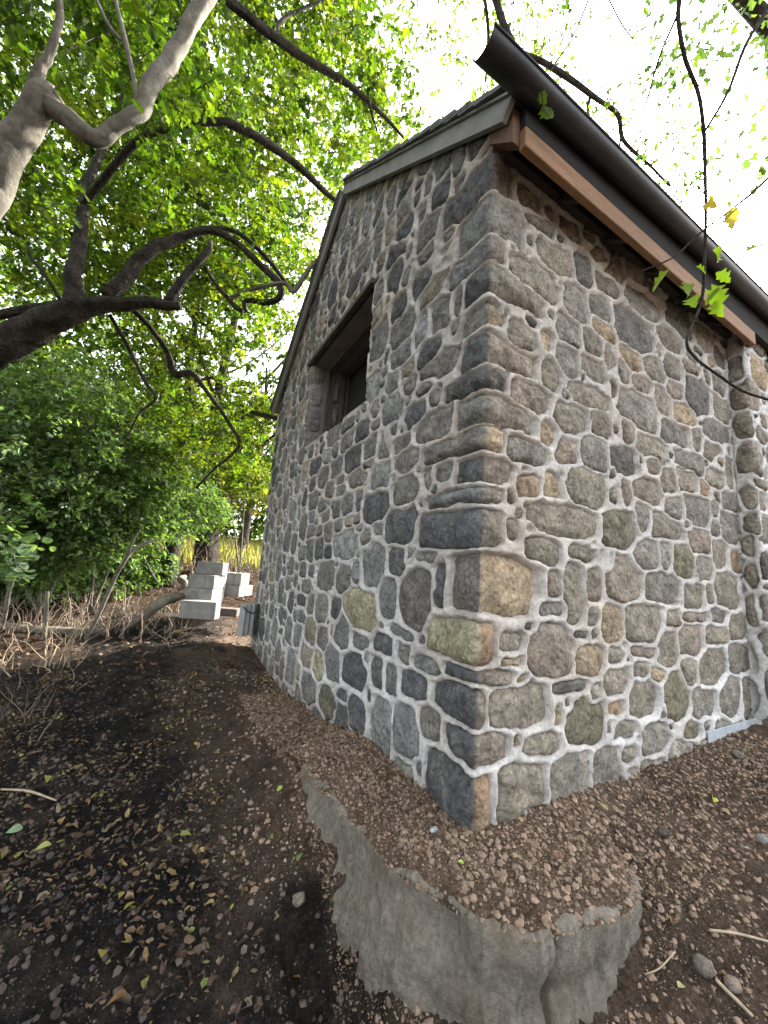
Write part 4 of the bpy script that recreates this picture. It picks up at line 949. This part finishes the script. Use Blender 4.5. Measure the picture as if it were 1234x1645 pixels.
def sprays(Cn, n_leaf, L_, droop, size, pal, tiltsd=.5, twigs=None, jitter=.045, lobed=False):
    """Cn: spray origins; each spray is a twig with leaves in two rows"""
    n = len(Cn); yaw = rng.uniform(0, 2 * np.pi, n); el = rng.normal(-droop, .3, n)
    D = np.stack([np.cos(yaw) * np.cos(el), np.sin(yaw) * np.cos(el), np.sin(el)], 1)
    t = rng.random((n, n_leaf)); Ls = L_ * rng.uniform(.6, 1.3, n)
    P = Cn[:, None] + D[:, None] * (t * Ls[:, None])[..., None] + rng.normal(0, 1, (n, n_leaf, 3)) * [jitter, jitter, jitter * .5]
    P[..., 2] -= .25 * (t * Ls[:, None]) ** 2
    yl = yaw[:, None] + np.where(rng.random((n, n_leaf)) < .5, 1, -1) * rng.uniform(.3, 1.3, (n, n_leaf)) - np.pi / 2
    P = P.reshape(-1, 3); k = ok_place(P)
    base = np.array(pal)[rng.integers(0, len(pal), n)] * rng.uniform(.5, 1.35, (n, 1)); C = np.repeat(base[:, None], n_leaf, 1).reshape(-1, 3) * rng.uniform(.75, 1.25, (n * n_leaf, 1))
    m_ = n * n_leaf; s = rng.uniform(size[0], size[1], m_) * rng.uniform(.8, 1.55, m_); tl = rng.normal(-.35, tiltsd, m_); rl = rng.normal(0, tiltsd, m_)
    if twigs is not None:
        kk = ok_place(Cn) & ok_place(Cn + D * Ls[:, None])
        a = Cn[kk]; b_ = a + D[kk] * Ls[kk][:, None]; b_[:, 2] -= .25 * Ls[kk] ** 2; r = .0035 + .004 * rng.random(len(a))
        o1 = np.stack([-np.sin(yaw[kk]), np.cos(yaw[kk]), 0 * r], 1) * r[:, None]; o2 = np.array([0, 0, 1.])[None] * r[:, None]
        V = np.stack([a + o1, a - o1, a + o2, b_ + o1 * .3, b_ - o1 * .3, b_ + o2 * .3], 1)
        q = np.array([(0, 1, 4, 3), (1, 2, 5, 4), (2, 0, 3, 5)])
        twigs.add(V.reshape(-1, 3), Q=(q[None] + (np.arange(len(a)) * 6)[:, None, None]).reshape(-1, 4), C=np.array((.06, .05, .035)))
    return leaves_at(P[k], s[k], yl.reshape(-1)[k], tl[k], rl[k], C[k], *((LOBE, LOT) if lobed else ()))
def cloud(n, pxr, pyr, dr, dens=None, hole=.45, seed=0, sc=1.1):
    """points in a part of space; holes from low-frequency noise"""
    o = []
    tot = 0
    while tot < n:
        px = rng.uniform(*pxr, n); py = rng.uniform(*pyr, n); d = (rng.uniform(dr[0] ** 2, dr[1] ** 2, n)) ** .5
        r = np.stack([px - CX, py - CY, np.full(n, F)], 1) @ B.T; P = CAM + r * (d / F)[:, None]
        w_ = (vn(P[:, 0] * sc + P[:, 2] * .7, P[:, 1] * sc + 9 - P[:, 2] * .6, seed) + vn(P[:, 0] * sc * 2.1 + 3, P[:, 2] * sc * 2.1 + P[:, 1], seed + 3)) / 2
        k = w_ > hole
        if dens is not None: k &= rng.random(n) < dens(px, py, d)
        k &= P[:, 2] > .2
        P = P[k]; o.append(P); tot += len(P)
        if k.mean() < .01: break
    return np.vstack(o)[:n]
GRN = [(.058, .105, .012), (.072, .125, .014), (.046, .085, .012), (.095, .140, .016), (.035, .066, .011)]
YGR = [(.12, .175, .015), (.145, .19, .018), (.095, .15, .014), (.165, .19, .022)]
DGR = [(.085, .145, .050), (.10, .165, .060), (.068, .118, .042), (.12, .18, .065)]
GGR = [(.15, .215, .12), (.17, .24, .14), (.11, .17, .09)]
def crown(name, parent, groups, label=None, mt='leaf', twigs=True, lobed=False):
    ac = Acc(); tw = Acc()
    for Cn, nl, L_, dr, size, pal, ts in groups:
        V, T, C = sprays(Cn, nl, L_, dr, size, pal, ts, tw if twigs else None, lobed=lobed); ac.add(V, T=T, C=C)
    o = ac.build(name, mt, parent, smooth=False)
    if twigs and tw.n: tag(tw.build('twigs', 'twig', parent), kind='stuff')
    return o
# fall-off: canopy thins to the right where the sky is open
def dcan(px, py, d): return np.clip((690 - px + .12 * py) / 120, .03, 1)
# 1 pale-barked tree at the upper left
t1 = thing('pale_tree', (-3.6, .6, -.3), 'pale smooth-barked tree whose crooked limb forks at the upper left', 'tree')
limbobj('trunk', [(-420, 1250, 2.3, 110), (-300, 900, 2.4, 105), (-140, 540, 2.5, 92), (-40, 350, 2.6, 80), (0, 268, 2.6, 72), (38, 205, 2.6, 62), (72, 158, 2.6, 56), (90, 150, 2.62, 44)], 'bark_pale', t1, 18, .10, 1)
limbobj('branch', [(72, 160, 2.6, 48), (112, 192, 2.62, 42), (148, 222, 2.65, 40), (190, 200, 2.7, 34), (226, 178, 2.75, 32), (243, 140, 2.8, 36), (268, 98, 2.85, 38), (300, 50, 2.9, 36), (335, -5, 2.95, 33), (390, -110, 3.1, 28)], 'bark_pale', t1, 16, .14, 2)
limbobj('branch', [(62, 160, 2.6, 26), (62, 118, 2.58, 24), (78, 88, 2.56, 18), (92, 50, 2.55, 15), (96, 0, 2.55, 13), (90, -80, 2.6, 10)], 'bark_pale', t1, 12, .2, 3)
limbobj('branch', [(222, 172, 2.75, 14), (214, 120, 2.78, 12), (200, 60, 2.8, 11), (186, 0, 2.85, 9), (180, -70, 2.9, 7)], 'bark_pale', t1, 10, .15, 4)
limbobj('branch', [(196, 66, 2.8, 9), (175, 40, 2.8, 8), (150, -10, 2.85, 6)], 'bark_pale', t1, 8, .15, 5)
crown('crown', t1, [(cloud(330, (-200, 330), (-150, 330), (2.95, 4.0), None, .5, 1), 14, .34, .2, (.05, .085), GRN, .5)], lobed=True)
# 2 dark old tree with the heavy low limb
t2 = thing('old_tree', (-6.2, .8, -.3), 'old rough-barked tree with a heavy dark limb reaching in from the left', 'tree')
limbobj('trunk', [(-620, 1000, 4.6, 150), (-520, 820, 4.5, 140), (-380, 700, 4.4, 125), (-200, 640, 4.3, 108), (-80, 592, 4.3, 92), (0, 556, 4.3, 78), (60, 524, 4.3, 66), (115, 500, 4.3, 54), (180, 487, 4.4, 34), (240, 487, 4.45, 28), (290, 492, 4.5, 20)], 'bark', t2, 20, .18, 11)
limbobj('branch', [(-120, 520, 4.4, 20), (0, 506, 4.4, 22), (50, 496, 4.35, 24), (110, 492, 4.3, 30)], 'bark', t2, 10, .2, 12)
limbobj('branch', [(118, 495, 4.3, 44), (120, 450, 4.35, 36), (126, 395, 4.5, 29), (132, 335, 4.6, 25), (150, 270, 4.8, 18), (185, 190, 5, 12), (210, 120, 5.2, 8)], 'bark', t2, 14, .2, 13)
limbobj('branch', [(176, 478, 4.4, 34), (215, 428, 4.5, 31), (262, 392, 4.6, 25), (330, 371, 4.7, 18), (378, 388, 4.75, 15), (420, 428, 4.8, 15), (448, 456, 4.85, 16), (448, 478, 4.85, 15), (425, 486, 4.85, 13), (396, 482, 4.8, 12), (394, 500, 4.8, 11)], 'bark', t2, 12, .2, 14)
limbobj('branch', [(274, 484, 4.5, 22), (300, 440, 4.5, 19), (332, 405, 4.55, 14), (338, 385, 4.6, 8)], 'bark', t2, 10, .25, 15)
limbobj('branch', [(98, 484, 4.3, 9), (74, 445, 4.3, 9), (48, 410, 4.35, 7), (44, 390, 4.4, 4)], 'bark', t2, 8, .2, 16)
limbobj('branch', [(328, 428, 4.6, 8), (350, 460, 4.6, 12), (378, 492, 4.6, 14), (390, 500, 4.6, 11)], 'bark', t2, 8, .25, 17)
limbobj('branch', [(370, 478, 4.7, 9), (410, 463, 4.7, 10), (455, 456, 4.7, 9), (472, 466, 4.7, 12), (500, 428, 4.8, 9), (524, 404, 4.9, 6)], 'bark_pale', t2, 8, .25, 18)
limbobj('branch', [(330, 365, 4.75, 9), (380, 372, 4.8, 10), (430, 415, 4.9, 10), (468, 466, 4.95, 9)], 'bark', t2, 8, .2, 19)
limbobj('branch', [(130, 330, 4.6, 16), (220, 230, 4.2, 16), (285, 206, 4.0, 14), (350, 195, 4.0, 18), (392, 208, 4.1, 19), (440, 236, 4.3, 18), (478, 266, 4.5, 15), (520, 306, 4.6, 12), (552, 332, 4.7, 8)], 'bark', t2, 10, .2, 20)
limbobj('branch', [(150, -160, 4.2, 26), (260, -70, 4.1, 24), (372, 5, 4.0, 20), (440, 60, 4.2, 20), (500, 100, 4.4, 17), (560, 135, 4.7, 14), (608, 178, 5, 9), (655, 228, 5.3, 5)], 'bark', t2, 10, .2, 21)
limbobj('branch', [(590, 155, 4.8, 8), (600, 190, 4.9, 6), (606, 210, 5, 4)], 'bark', t2, 8, .2, 22)
limbobj('branch', [(520, 0, 4.8, 6), (455, 30, 4.5, 8), (445, 62, 4.3, 10)], 'bark', t2, 8, .2, 23)
limbobj('branch', [(205, 490, 4.6, 15), (240, 525, 4.8, 13), (268, 565, 5.0, 13), (282, 600, 5.1, 17), (308, 600, 5.1, 14), (335, 632, 5.2, 10), (368, 680, 5.3, 9), (383, 716, 5.3, 9), (345, 752, 5.2, 6), (314, 784, 5.2, 5)], 'bark', t2, 10, .2, 24)
limbobj('branch', [(176, 505, 4.5, 9), (205, 555, 4.6, 9), (232, 612, 4.7, 9), (250, 640, 4.7, 8), (225, 662, 4.7, 6), (205, 700, 4.7, 4)], 'bark', t2, 8, .2, 25)
g2 = [(cloud(2600, (-200, 690), (-200, 480), (4.7, 7.0), dcan, .45, 21), 16, .40, .15, (.05, .09), GRN + YGR, .5),
      (cloud(900, (180, 560), (380, 760), (5.3, 7), None, .46, 23), 16, .4, .2, (.045, .08), YGR + GRN, .5)]
crown('crown', t2, g2, lobed=True)
# tree behind the house reaching over the eave
t3 = thing('tall_tree', (9, -2.5, 0), 'thin-crowned tree arching over the roof against the white sky', 'tree')
P, R = smooth_path([(9, -2.5, 0), (8.6, -2.2, 4), (6.5, -.6, 7.5), tuple(at(900, -300, 4.6)), tuple(at(780, -110, 4.9)), tuple(at(800, 10, 5.0)), tuple(at(826, 78, 5.0))], [.20, .16, .11, .08, .05, .042, .042], 8)
V, Q, T = tube(P, R, 12, .15); meshobj('trunk', V, [Q, T], 'bark', t3)
limbobj('branch', [(826, 78, 5.0, 12), (870, 98, 5.0, 13), (920, 130, 5.1, 12), (960, 160, 5.2, 10), (992, 182, 5.3, 10), (1002, 225, 5.4, 8), (1040, 262, 5.5, 6), (1078, 300, 5.6, 5)], 'bark', t3, 10, .25, 31)
limbobj('branch', [(948, 155, 5.2, 7), (945, 180, 5.2, 6), (952, 210, 5.2, 4)], 'bark', t3, 8, .2, 32)
limbobj('branch', [(830, 80, 5, 8), (848, 105, 5.1, 7), (860, 135, 5.2, 6)], 'bark', t3, 8, .2, 33)
limbobj('branch', [(1000, 210, 5.3, 6), (996, 235, 5.4, 5), (1004, 262, 5.5, 3)], 'bark', t3, 8, .2, 34)
limbobj('branch', [(740, -120, 5.4, 12), (775, -20, 5.5, 8), (785, 55, 5.6, 7), (780, 130, 5.8, 5)], 'bark', t3, 8, .2, 35)
crown('crown', t3, [(cloud(150, (800, 1120), (-120, 330), (4.9, 6.3), lambda x, y, d: np.clip(1.2 - np.abs(y - (60 + (x - 800) * .8)) / 170, 0, 1), .45, 31), 12, .26, .3, (.035, .06), GRN + YGR, .6),
                    (cloud(150, (620, 900), (-150, 200), (6, 9), None, .5, 33), 14, .4, .3, (.05, .08), YGR, .6)])
# oak overhanging at the right
t4 = thing('oak_tree', (3.2, -4.2, 0), 'oak whose thin twigs hang down across the right side of the eave', 'tree')
P, R = smooth_path([(3.2, -4.2, -.2), (3.1, -4.0, 2.0), (2.6, -3.0, 4.5), tuple(at(1260, -420, 1.9)), tuple(at(1150, -160, 1.8)), tuple(at(1100, -20, 1.75))], [.16, .13, .09, .04, .014, .010], 8)
V, Q, T = tube(P, R, 12, .12); meshobj('trunk', V, [Q, T], 'bark', t4)
limbobj('branch', [(1098, -30, 1.75, 9), (1090, 25, 1.75, 9), (1100, 90, 1.75, 9), (1122, 150, 1.75, 8), (1130, 210, 1.72, 8), (1133, 300, 1.7, 7), (1133, 400, 1.65, 7), (1128, 480, 1.6, 7), (1104, 545, 1.55, 6), (1118, 575, 1.52, 6), (1150, 600, 1.5, 6), (1190, 627, 1.48, 5), (1240, 644, 1.45, 5)], 'bark', t4, 8, .2, 41)
limbobj('branch', [(1290, -110, 1.9, 12), (1240, 0, 1.85, 9), (1200, 70, 1.8, 8), (1168, 150, 1.75, 7), (1132, 212, 1.72, 6)], 'bark', t4, 8, .15, 42)
limbobj('branch', [(1240, 280, 1.65, 7), (1205, 312, 1.65, 6), (1170, 340, 1.65, 5), (1133, 368, 1.63, 5), (1110, 388, 1.62, 4), (1085, 412, 1.6, 4), (1055, 426, 1.6, 4), (1026, 437, 1.6, 3)], 'bark', t4, 8, .2, 43)
limbobj('branch', [(1090, 20, 1.75, 6), (1060, 90, 1.78, 5), (1040, 160, 1.8, 4), (1022, 225, 1.8, 3)], 'bark', t4, 6, .2, 44)
limbobj('branch', [(960, -40, 1.9, 4), (925, 50, 1.9, 4), (890, 105, 1.88, 4), (872, 140, 1.86, 3), (872, 165, 1.85, 2.5)], 'bark', t4, 6, .2, 45)
limbobj('branch', [(960, -40, 2.3, 3), (1000, 40, 2.3, 3), (1040, 90, 2.3, 2)], 'bark', t4, 6, .2, 46)
OL = [(1076, 432, 34, 0), (1116, 455, 34, 1), (1112, 477, 30, 2), (1145, 402, 30, 3), (1150, 438, 26, 4), (1152, 462, 34, 5), (1166, 458, 34, .7), (1150, 482, 28, 1.4), (1138, 322, 32, 2), (1182, 330, 32, 5.5), (1160, 362, 26, 2.6),
      (1225, 395, 28, 1), (866, 148, 20, 4.6), (872, 168, 22, 4.9), (884, 172, 18, 5.2), (1118, 428, 22, 3.6)]
for px, py, s_, an in OL:
    d = 1.62 if px > 950 else 1.86
    p = at(px, py, d) - np.array([0, 0, .0]); bright = (.17, .26, .03) if py > 380 and px > 950 else ((.22, .17, .05) if px > 950 and py > 300 else (.10, .17, .03))
    oak_leaf(s_ * d / F * 1.05, bright, p, an, rng.normal(-.9, .4), rng.normal(0, .5), 'leaf', t4, curl=rng.uniform(.15, .4))
def dright(px, py, d): return np.clip((px - 1010) / 130, 0.08, 1) * np.clip((330 - py) / 120, 0, 1)
cn = cloud(190, (930, 1400), (-160, 400), (2.0, 3.6), dright, .40, 41, 2.2)
tw = Acc(); n_ = len(cn); sprays(cn, 1, .2, .3, (.03, .04), GRN, .5, tw)
P = np.repeat(cn, 7, 0) + rng.normal(0, .075, (n_ * 7, 3)); n_ = len(P)
pal = np.array([(.05, .085, .035), (.07, .11, .045), (.04, .07, .035), (.10, .15, .03)])[rng.integers(0, 4, n_)]
V, T, C = leaves_at(P, rng.uniform(.04, .07, n_), rng.uniform(0, 6.3, n_), rng.normal(-.6, .6, n_), rng.normal(0, .7, n_), pal, LOBE, LOT)
meshobj('crown', V, T, 'leaf', t4, col=C, smooth=False); tag(tw.build('twigs', 'twig', t4), kind='stuff')
# background trunks and bushes
def bgtree(name, base, h, r, label, groups, lean=(0, 0), mt='bark', s=0, cat='tree', top=None):
    z = float(ground(np.array([base[0]]), np.array([base[1]]))[0]); o = thing(name, (base[0], base[1], z), label, cat)
    n = 6; P = [(base[0] + lean[0] * t * t * h + .12 * math.sin(t * 5 + s), base[1] + lean[1] * t * t * h + .10 * math.cos(t * 4 + s), z - .1 + t * h) for t in np.linspace(0, 1, n)]
    P, R = smooth_path(P, [r * (1.35 if i == 0 else 1) * (1 - .75 * i / (n - 1)) for i in range(n)], 6)
    V, Q, T = tube(P, R, 14, .2, s=s); meshobj('trunk', V, [Q, T], mt, o)
    for b_ in range(7):
        t = rng.uniform(.3, .85); k = int(t * (len(P) - 1)); a = rng.uniform(0, 6.3); q = P[k]
        pts = [q + np.array([math.cos(a), math.sin(a), .5 + .2 * j]) * j * h * .09 for j in range(4)]
        pp, rr = smooth_path(pts, [R[k] * .5, R[k] * .35, R[k] * .22, .01], 4); V, Q, T = tube(pp, rr, 8, .2); meshobj('branch', V, [Q, T], mt, o)
    crown('crown', o, groups)
    return o
def blob(c, r, n, flat=.7):
    v = rng.normal(0, 1, (n, 3)); v /= np.linalg.norm(v, axis=1)[:, None]; return np.array(c) + v * (rng.random((n, 1)) ** .45) * np.array([r, r, r * flat])
def blobs(cs, n): return np.vstack([blob(c[:3], c[3], n) for c in cs])
def wp(px, py, d): return tuple(at(px, py, d))
b1 = at(262, 905, 7.5); bgtree('forest_tree', b1[:2], 8, .13, 'straight mossy-trunked tree just behind the leaning dead sapling', [(cloud(800, (60, 480), (60, 620), (6.6, 9), None, .45, 51), 16, .45, .1, (.06, .10), GRN, .5)], s=1)
b2 = at(325, 880, 9.2); bgtree('forest_tree', b2[:2], 8, .22, 'thick dark ivy-clad trunk left of the taller block stack', [(cloud(700, (250, 620), (150, 700), (8, 11), None, .45, 53), 16, .5, .1, (.07, .11), YGR, .5)], s=2)
b3 = at(277, 880, 11); bgtree('forest_tree', b3[:2], 11, .13, 'slender pale-trunked tree seen through the leaves above the blocks', [(cloud(1000, (60, 640), (-150, 560), (9, 13), dcan, .45, 55), 16, .6, .1, (.08, .13), YGR + GRN, .5)], mt='bark_pale', s=3)
b4 = at(205, 900, 9.5); bgtree('forest_tree', b4[:2], 7, .08, 'thin tree standing in the brush left of the straight mossy trunk', [(cloud(600, (-150, 260), (320, 760), (7, 10), None, .45, 57), 16, .5, .1, (.06, .10), GRN + GGR, .5)], s=4)
b5 = at(395, 870, 13); bgtree('forest_tree', b5[:2], 7, .16, 'dark tree nearest the house corner with reddish lower leaves', [(blobs([(*wp(385, 790, 10.5), 1.0), (*wp(340, 740, 11), 1.2)], 170), 14, .4, .2, (.06, .10), [(.07, .10, .03), (.12, .09, .03), (.05, .08, .025)], .5)], s=5)
b6 = at(-60, 880, 12); bgtree('forest_tree', b6[:2], 10, .2, 'tall tree rising far back at the left edge', [(cloud(900, (-300, 200), (-200, 600), (10, 14), None, .42, 59), 16, .7, .1, (.09, .14), YGR + GRN, .5)], s=6)
for (bx, by, hh, lab, cs) in ((-4.9, -1.6, 7, 'unseen leafy tree added left of the path to shade the gable', [(-4.4, -1.0, 4.6, 1.9), (-4.2, .6, 5.6, 1.7), (-4.8, -2.4, 5.0, 1.8)]),):
    bgtree('forest_tree', (bx, by), hh, .16, lab, [(blobs(cs, 230), 14, .5, .2, (.09, .15), GRN, .5)], s=7)  # added out of view so that its crown darkens gable and left ground
# feathery bush masses at the left
def bush(name, label, cat, groups, stems, mt='bark_pale', s=0):
    groups = [(g_[0], g_[1], g_[2], g_[3], g_[4], [tuple(1.3 * v for v in c_) for c_ in g_[5]] if s < 3 else g_[5], g_[6]) for g_ in groups]
    base = stems[0][0]; o = thing(name, base, label, cat)
    for k, pts in enumerate(stems):
        P, R = smooth_path(pts, np.linspace(.022, .006, len(pts)), 5); V, Q, T = tube(P, R, 7, .2, s=k); meshobj('stem', V, [Q, T], mt, o)
    crown('foliage', o, groups); return o
def gp(px, py, d):
    p = at(px, py, d); return (p[0], p[1], float(ground(np.array([p[0]]), np.array([p[1]]))[0]) - .03)
bush('shrub', 'large grey-green feathery shrub filling the left side below the dark limb', 'shrub',
     [(blobs([(*wp(60, 650, 5.0), 1.1), (*wp(-60, 720, 4.8), 1.1), (*wp(40, 760, 4.7), .9), (*wp(150, 720, 5.3), 1.0), (*wp(20, 640, 6.5), 1.4), (*wp(150, 640, 7), 1.3), (*wp(-80, 620, 6), 1.3)], 300), 18, .36, .5, (.045, .075), DGR + GGR, .55)],
     [(gp(60, 1000, 5.2), wp(70, 850, 5.2), wp(60, 700, 5.1)), (gp(60, 1000, 5.2), wp(0, 850, 5.1), wp(-60, 700, 5)), (gp(60, 1000, 5.2), wp(120, 860, 5.2), wp(160, 700, 5.3))], s=1)
bush('shrub', 'dark green drooping shrub between the leaning sapling and the big trunk', 'shrub',
     [(blobs([(*wp(40, 925, 5.6), .55), (*wp(-60, 930, 5.4), .6), (*wp(140, 930, 6.4), .6), (*wp(220, 900, 7.2), .6), (*wp(130, 850, 5.4), .75), (*wp(60, 870, 5.2), .6), (*wp(215, 820, 5.9), .8), (*wp(250, 760, 6.4), .9), (*wp(300, 810, 7.0), .7), (*wp(200, 720, 7.5), 1.1)], 280), 18, .34, .5, (.045, .07), DGR, .55)],
     [(gp(150, 960, 5.6), wp(150, 880, 5.5), wp(120, 820, 5.4)), (gp(150, 960, 5.6), wp(190, 880, 5.8), wp(240, 780, 6.2))], s=2)
bush('shrub', 'yellow-green sunlit shrub in front of the far field by the house corner', 'shrub',
     [(blobs([(*wp(400, 760, 9.0), .7), (*wp(350, 700, 9), .9), (*wp(420, 650, 9), .8), (*wp(320, 830, 9.5), .5)], 190), 16, .36, .4, (.05, .08), YGR, .55)],
     [(gp(390, 885, 9.5), wp(392, 820, 9.3), wp(400, 740, 9.1)), (gp(390, 885, 9.5), wp(370, 810, 9.3), wp(340, 700, 9.1))], s=3)
# broad-leaved sapling at the left edge
sp = thing('sapling', gp(20, 1000, 4.2), 'bright broad-leaved sapling on a pale stem at the left edge', 'sapling')
cn = blobs([(*wp(15, 850, 4.0), .20), (*wp(45, 885, 4.0), .20), (*wp(-20, 900, 4.0), .3), (*wp(25, 925, 4.0), .2)], 45); n_ = len(cn)
RND = np.array([(math.sin(a) * .5 * (1 + .12 * math.cos(3 * a)), .5 - math.cos(a) * .5, .08 * math.sin(a) ** 2) for a in np.linspace(0, 2 * math.pi, 9)[:-1]] + [(0, .5, -.03)])
RT = np.array([(i, (i + 1) % 8, 8) for i in range(8)])
V, T, C = leaves_at(cn, rng.uniform(.055, .10, n_), rng.uniform(0, 6.3, n_), rng.normal(.3, .4, n_), rng.normal(0, .4, n_), np.array([(.13, .20, .11), (.11, .175, .09), (.15, .22, .13)])[rng.integers(0, 3, n_)], RND, RT)
meshobj('foliage', V, T, 'leaf', sp, col=C, smooth=False)
for a_, b_ in ((15, 850), (45, 885), (-20, 900)):
    P, R = smooth_path([wp(30, 935, 4.15), wp((a_ + 28) / 2, (b_ + 930) / 2, 4.1), wp(a_, b_, 4.0)], [.010, .007, .004], 5); V, Q, T = tube(P, R, 6); meshobj('stem', V, [Q, T], 'bark_pale', sp)
# dry brush
def brush(n, pxr, pyr, dr, L_, r0, col, name, label):
    ac = Acc()
    for _ in range(n):
        px, py, d = rng.uniform(*pxr), rng.uniform(*pyr), rng.uniform(*dr); b_ = gp(px, py, d)
        a = rng.uniform(0, 6.3); l = L_ * rng.uniform(.4, 1.3); lean = rng.uniform(.1, 1.1)
        pts = [np.array(b_) + np.array([math.cos(a) * lean * t * l, math.sin(a) * lean * t * l, l * t * (1.2 - .5 * t * lean)]) + rng.normal(0, .04 * l, 3) * (t > 0) for t in np.linspace(0, 1, 5)]
        P, R = smooth_path(pts, np.linspace(r0 * rng.uniform(.5, 1.4), r0 * .3, 5), 3); V, Q, T = tube(P, R, 4, cap=False); ac.add(V, Q=Q, C=np.array(col) * rng.uniform(.6, 1.4))
    tag(ac.build(name, 'twig'), label, 'brush', kind='stuff')
brush(330, (-150, 300), (975, 1040), (4.6, 6.0), .33, .008, (.17, .135, .095), 'dry_brush', 'tangled dry twigs and brush under the shrubs at the left')
brush(130, (-150, 120), (1030, 1120), (3.4, 4.8), .35, .006, (.20, .15, .10), 'dry_brush', 'broken dry twigs along the left edge of the path')
brush(300, (230, 460), (860, 900), (7.5, 12), .7, .010, (.16, .12, .08), 'dry_brush', 'bare brown stems in front of the far sunlit field')
brush(60, (-200, 60), (1130, 1300), (2.3, 3.2), .3, .004, (.13, .10, .07), 'dry_brush', 'thin bare twigs at the left edge over the black soil')
# tall grass of the field and the far wood
n_ = 26000; x = rng.uniform(-14, 12, n_); y = rng.uniform(9.5, 30, n_); z = ground(x, y)
P = np.stack([x, y, z], 1); V, T, C = leaves_at(P, rng.uniform(.25, .6, n_), rng.uniform(0, 6.3, n_), rng.normal(1.35, .2, n_), 0 * x, np.array([(.16, .19, .04), (.20, .21, .06), (.24, .20, .09)])[rng.integers(0, 3, n_)], LK * [.22, 1, 1], LQ)
tag(meshobj('field_grass', V, T, 'grass', None, col=C, smooth=False), 'tall pale sunlit grass in the field beyond the brush', 'grass', kind='stuff')
n_ = 5200; ang = rng.uniform(-.75, 1.1, n_); rr = rng.uniform(24, 34, n_); Pc = np.stack([CAM[0] + rr * np.sin(ang - .35), CAM[1] + rr * np.cos(ang - .35), 0 * rr], 1)
top = 9 + 5 * vn(ang * 6, ang * 0, 91); Pc[:, 2] = 1.2 + rng.random(n_) ** .8 * top
V, T, C = sprays(Pc, 12, 1.3, .2, (.25, .45), GRN + YGR, .6, None, .35)
tag(meshobj('far_woods', V, T, 'leaf', None, col=C, smooth=False), 'sunlit green wood beyond the field', 'wood', kind='stuff')
print('tris', sum(len(o.data.polygons) * (2 if len(o.data.polygons) and len(o.data.polygons[0].vertices) == 4 else 1) for o in bpy.data.objects if o.type == 'MESH'))
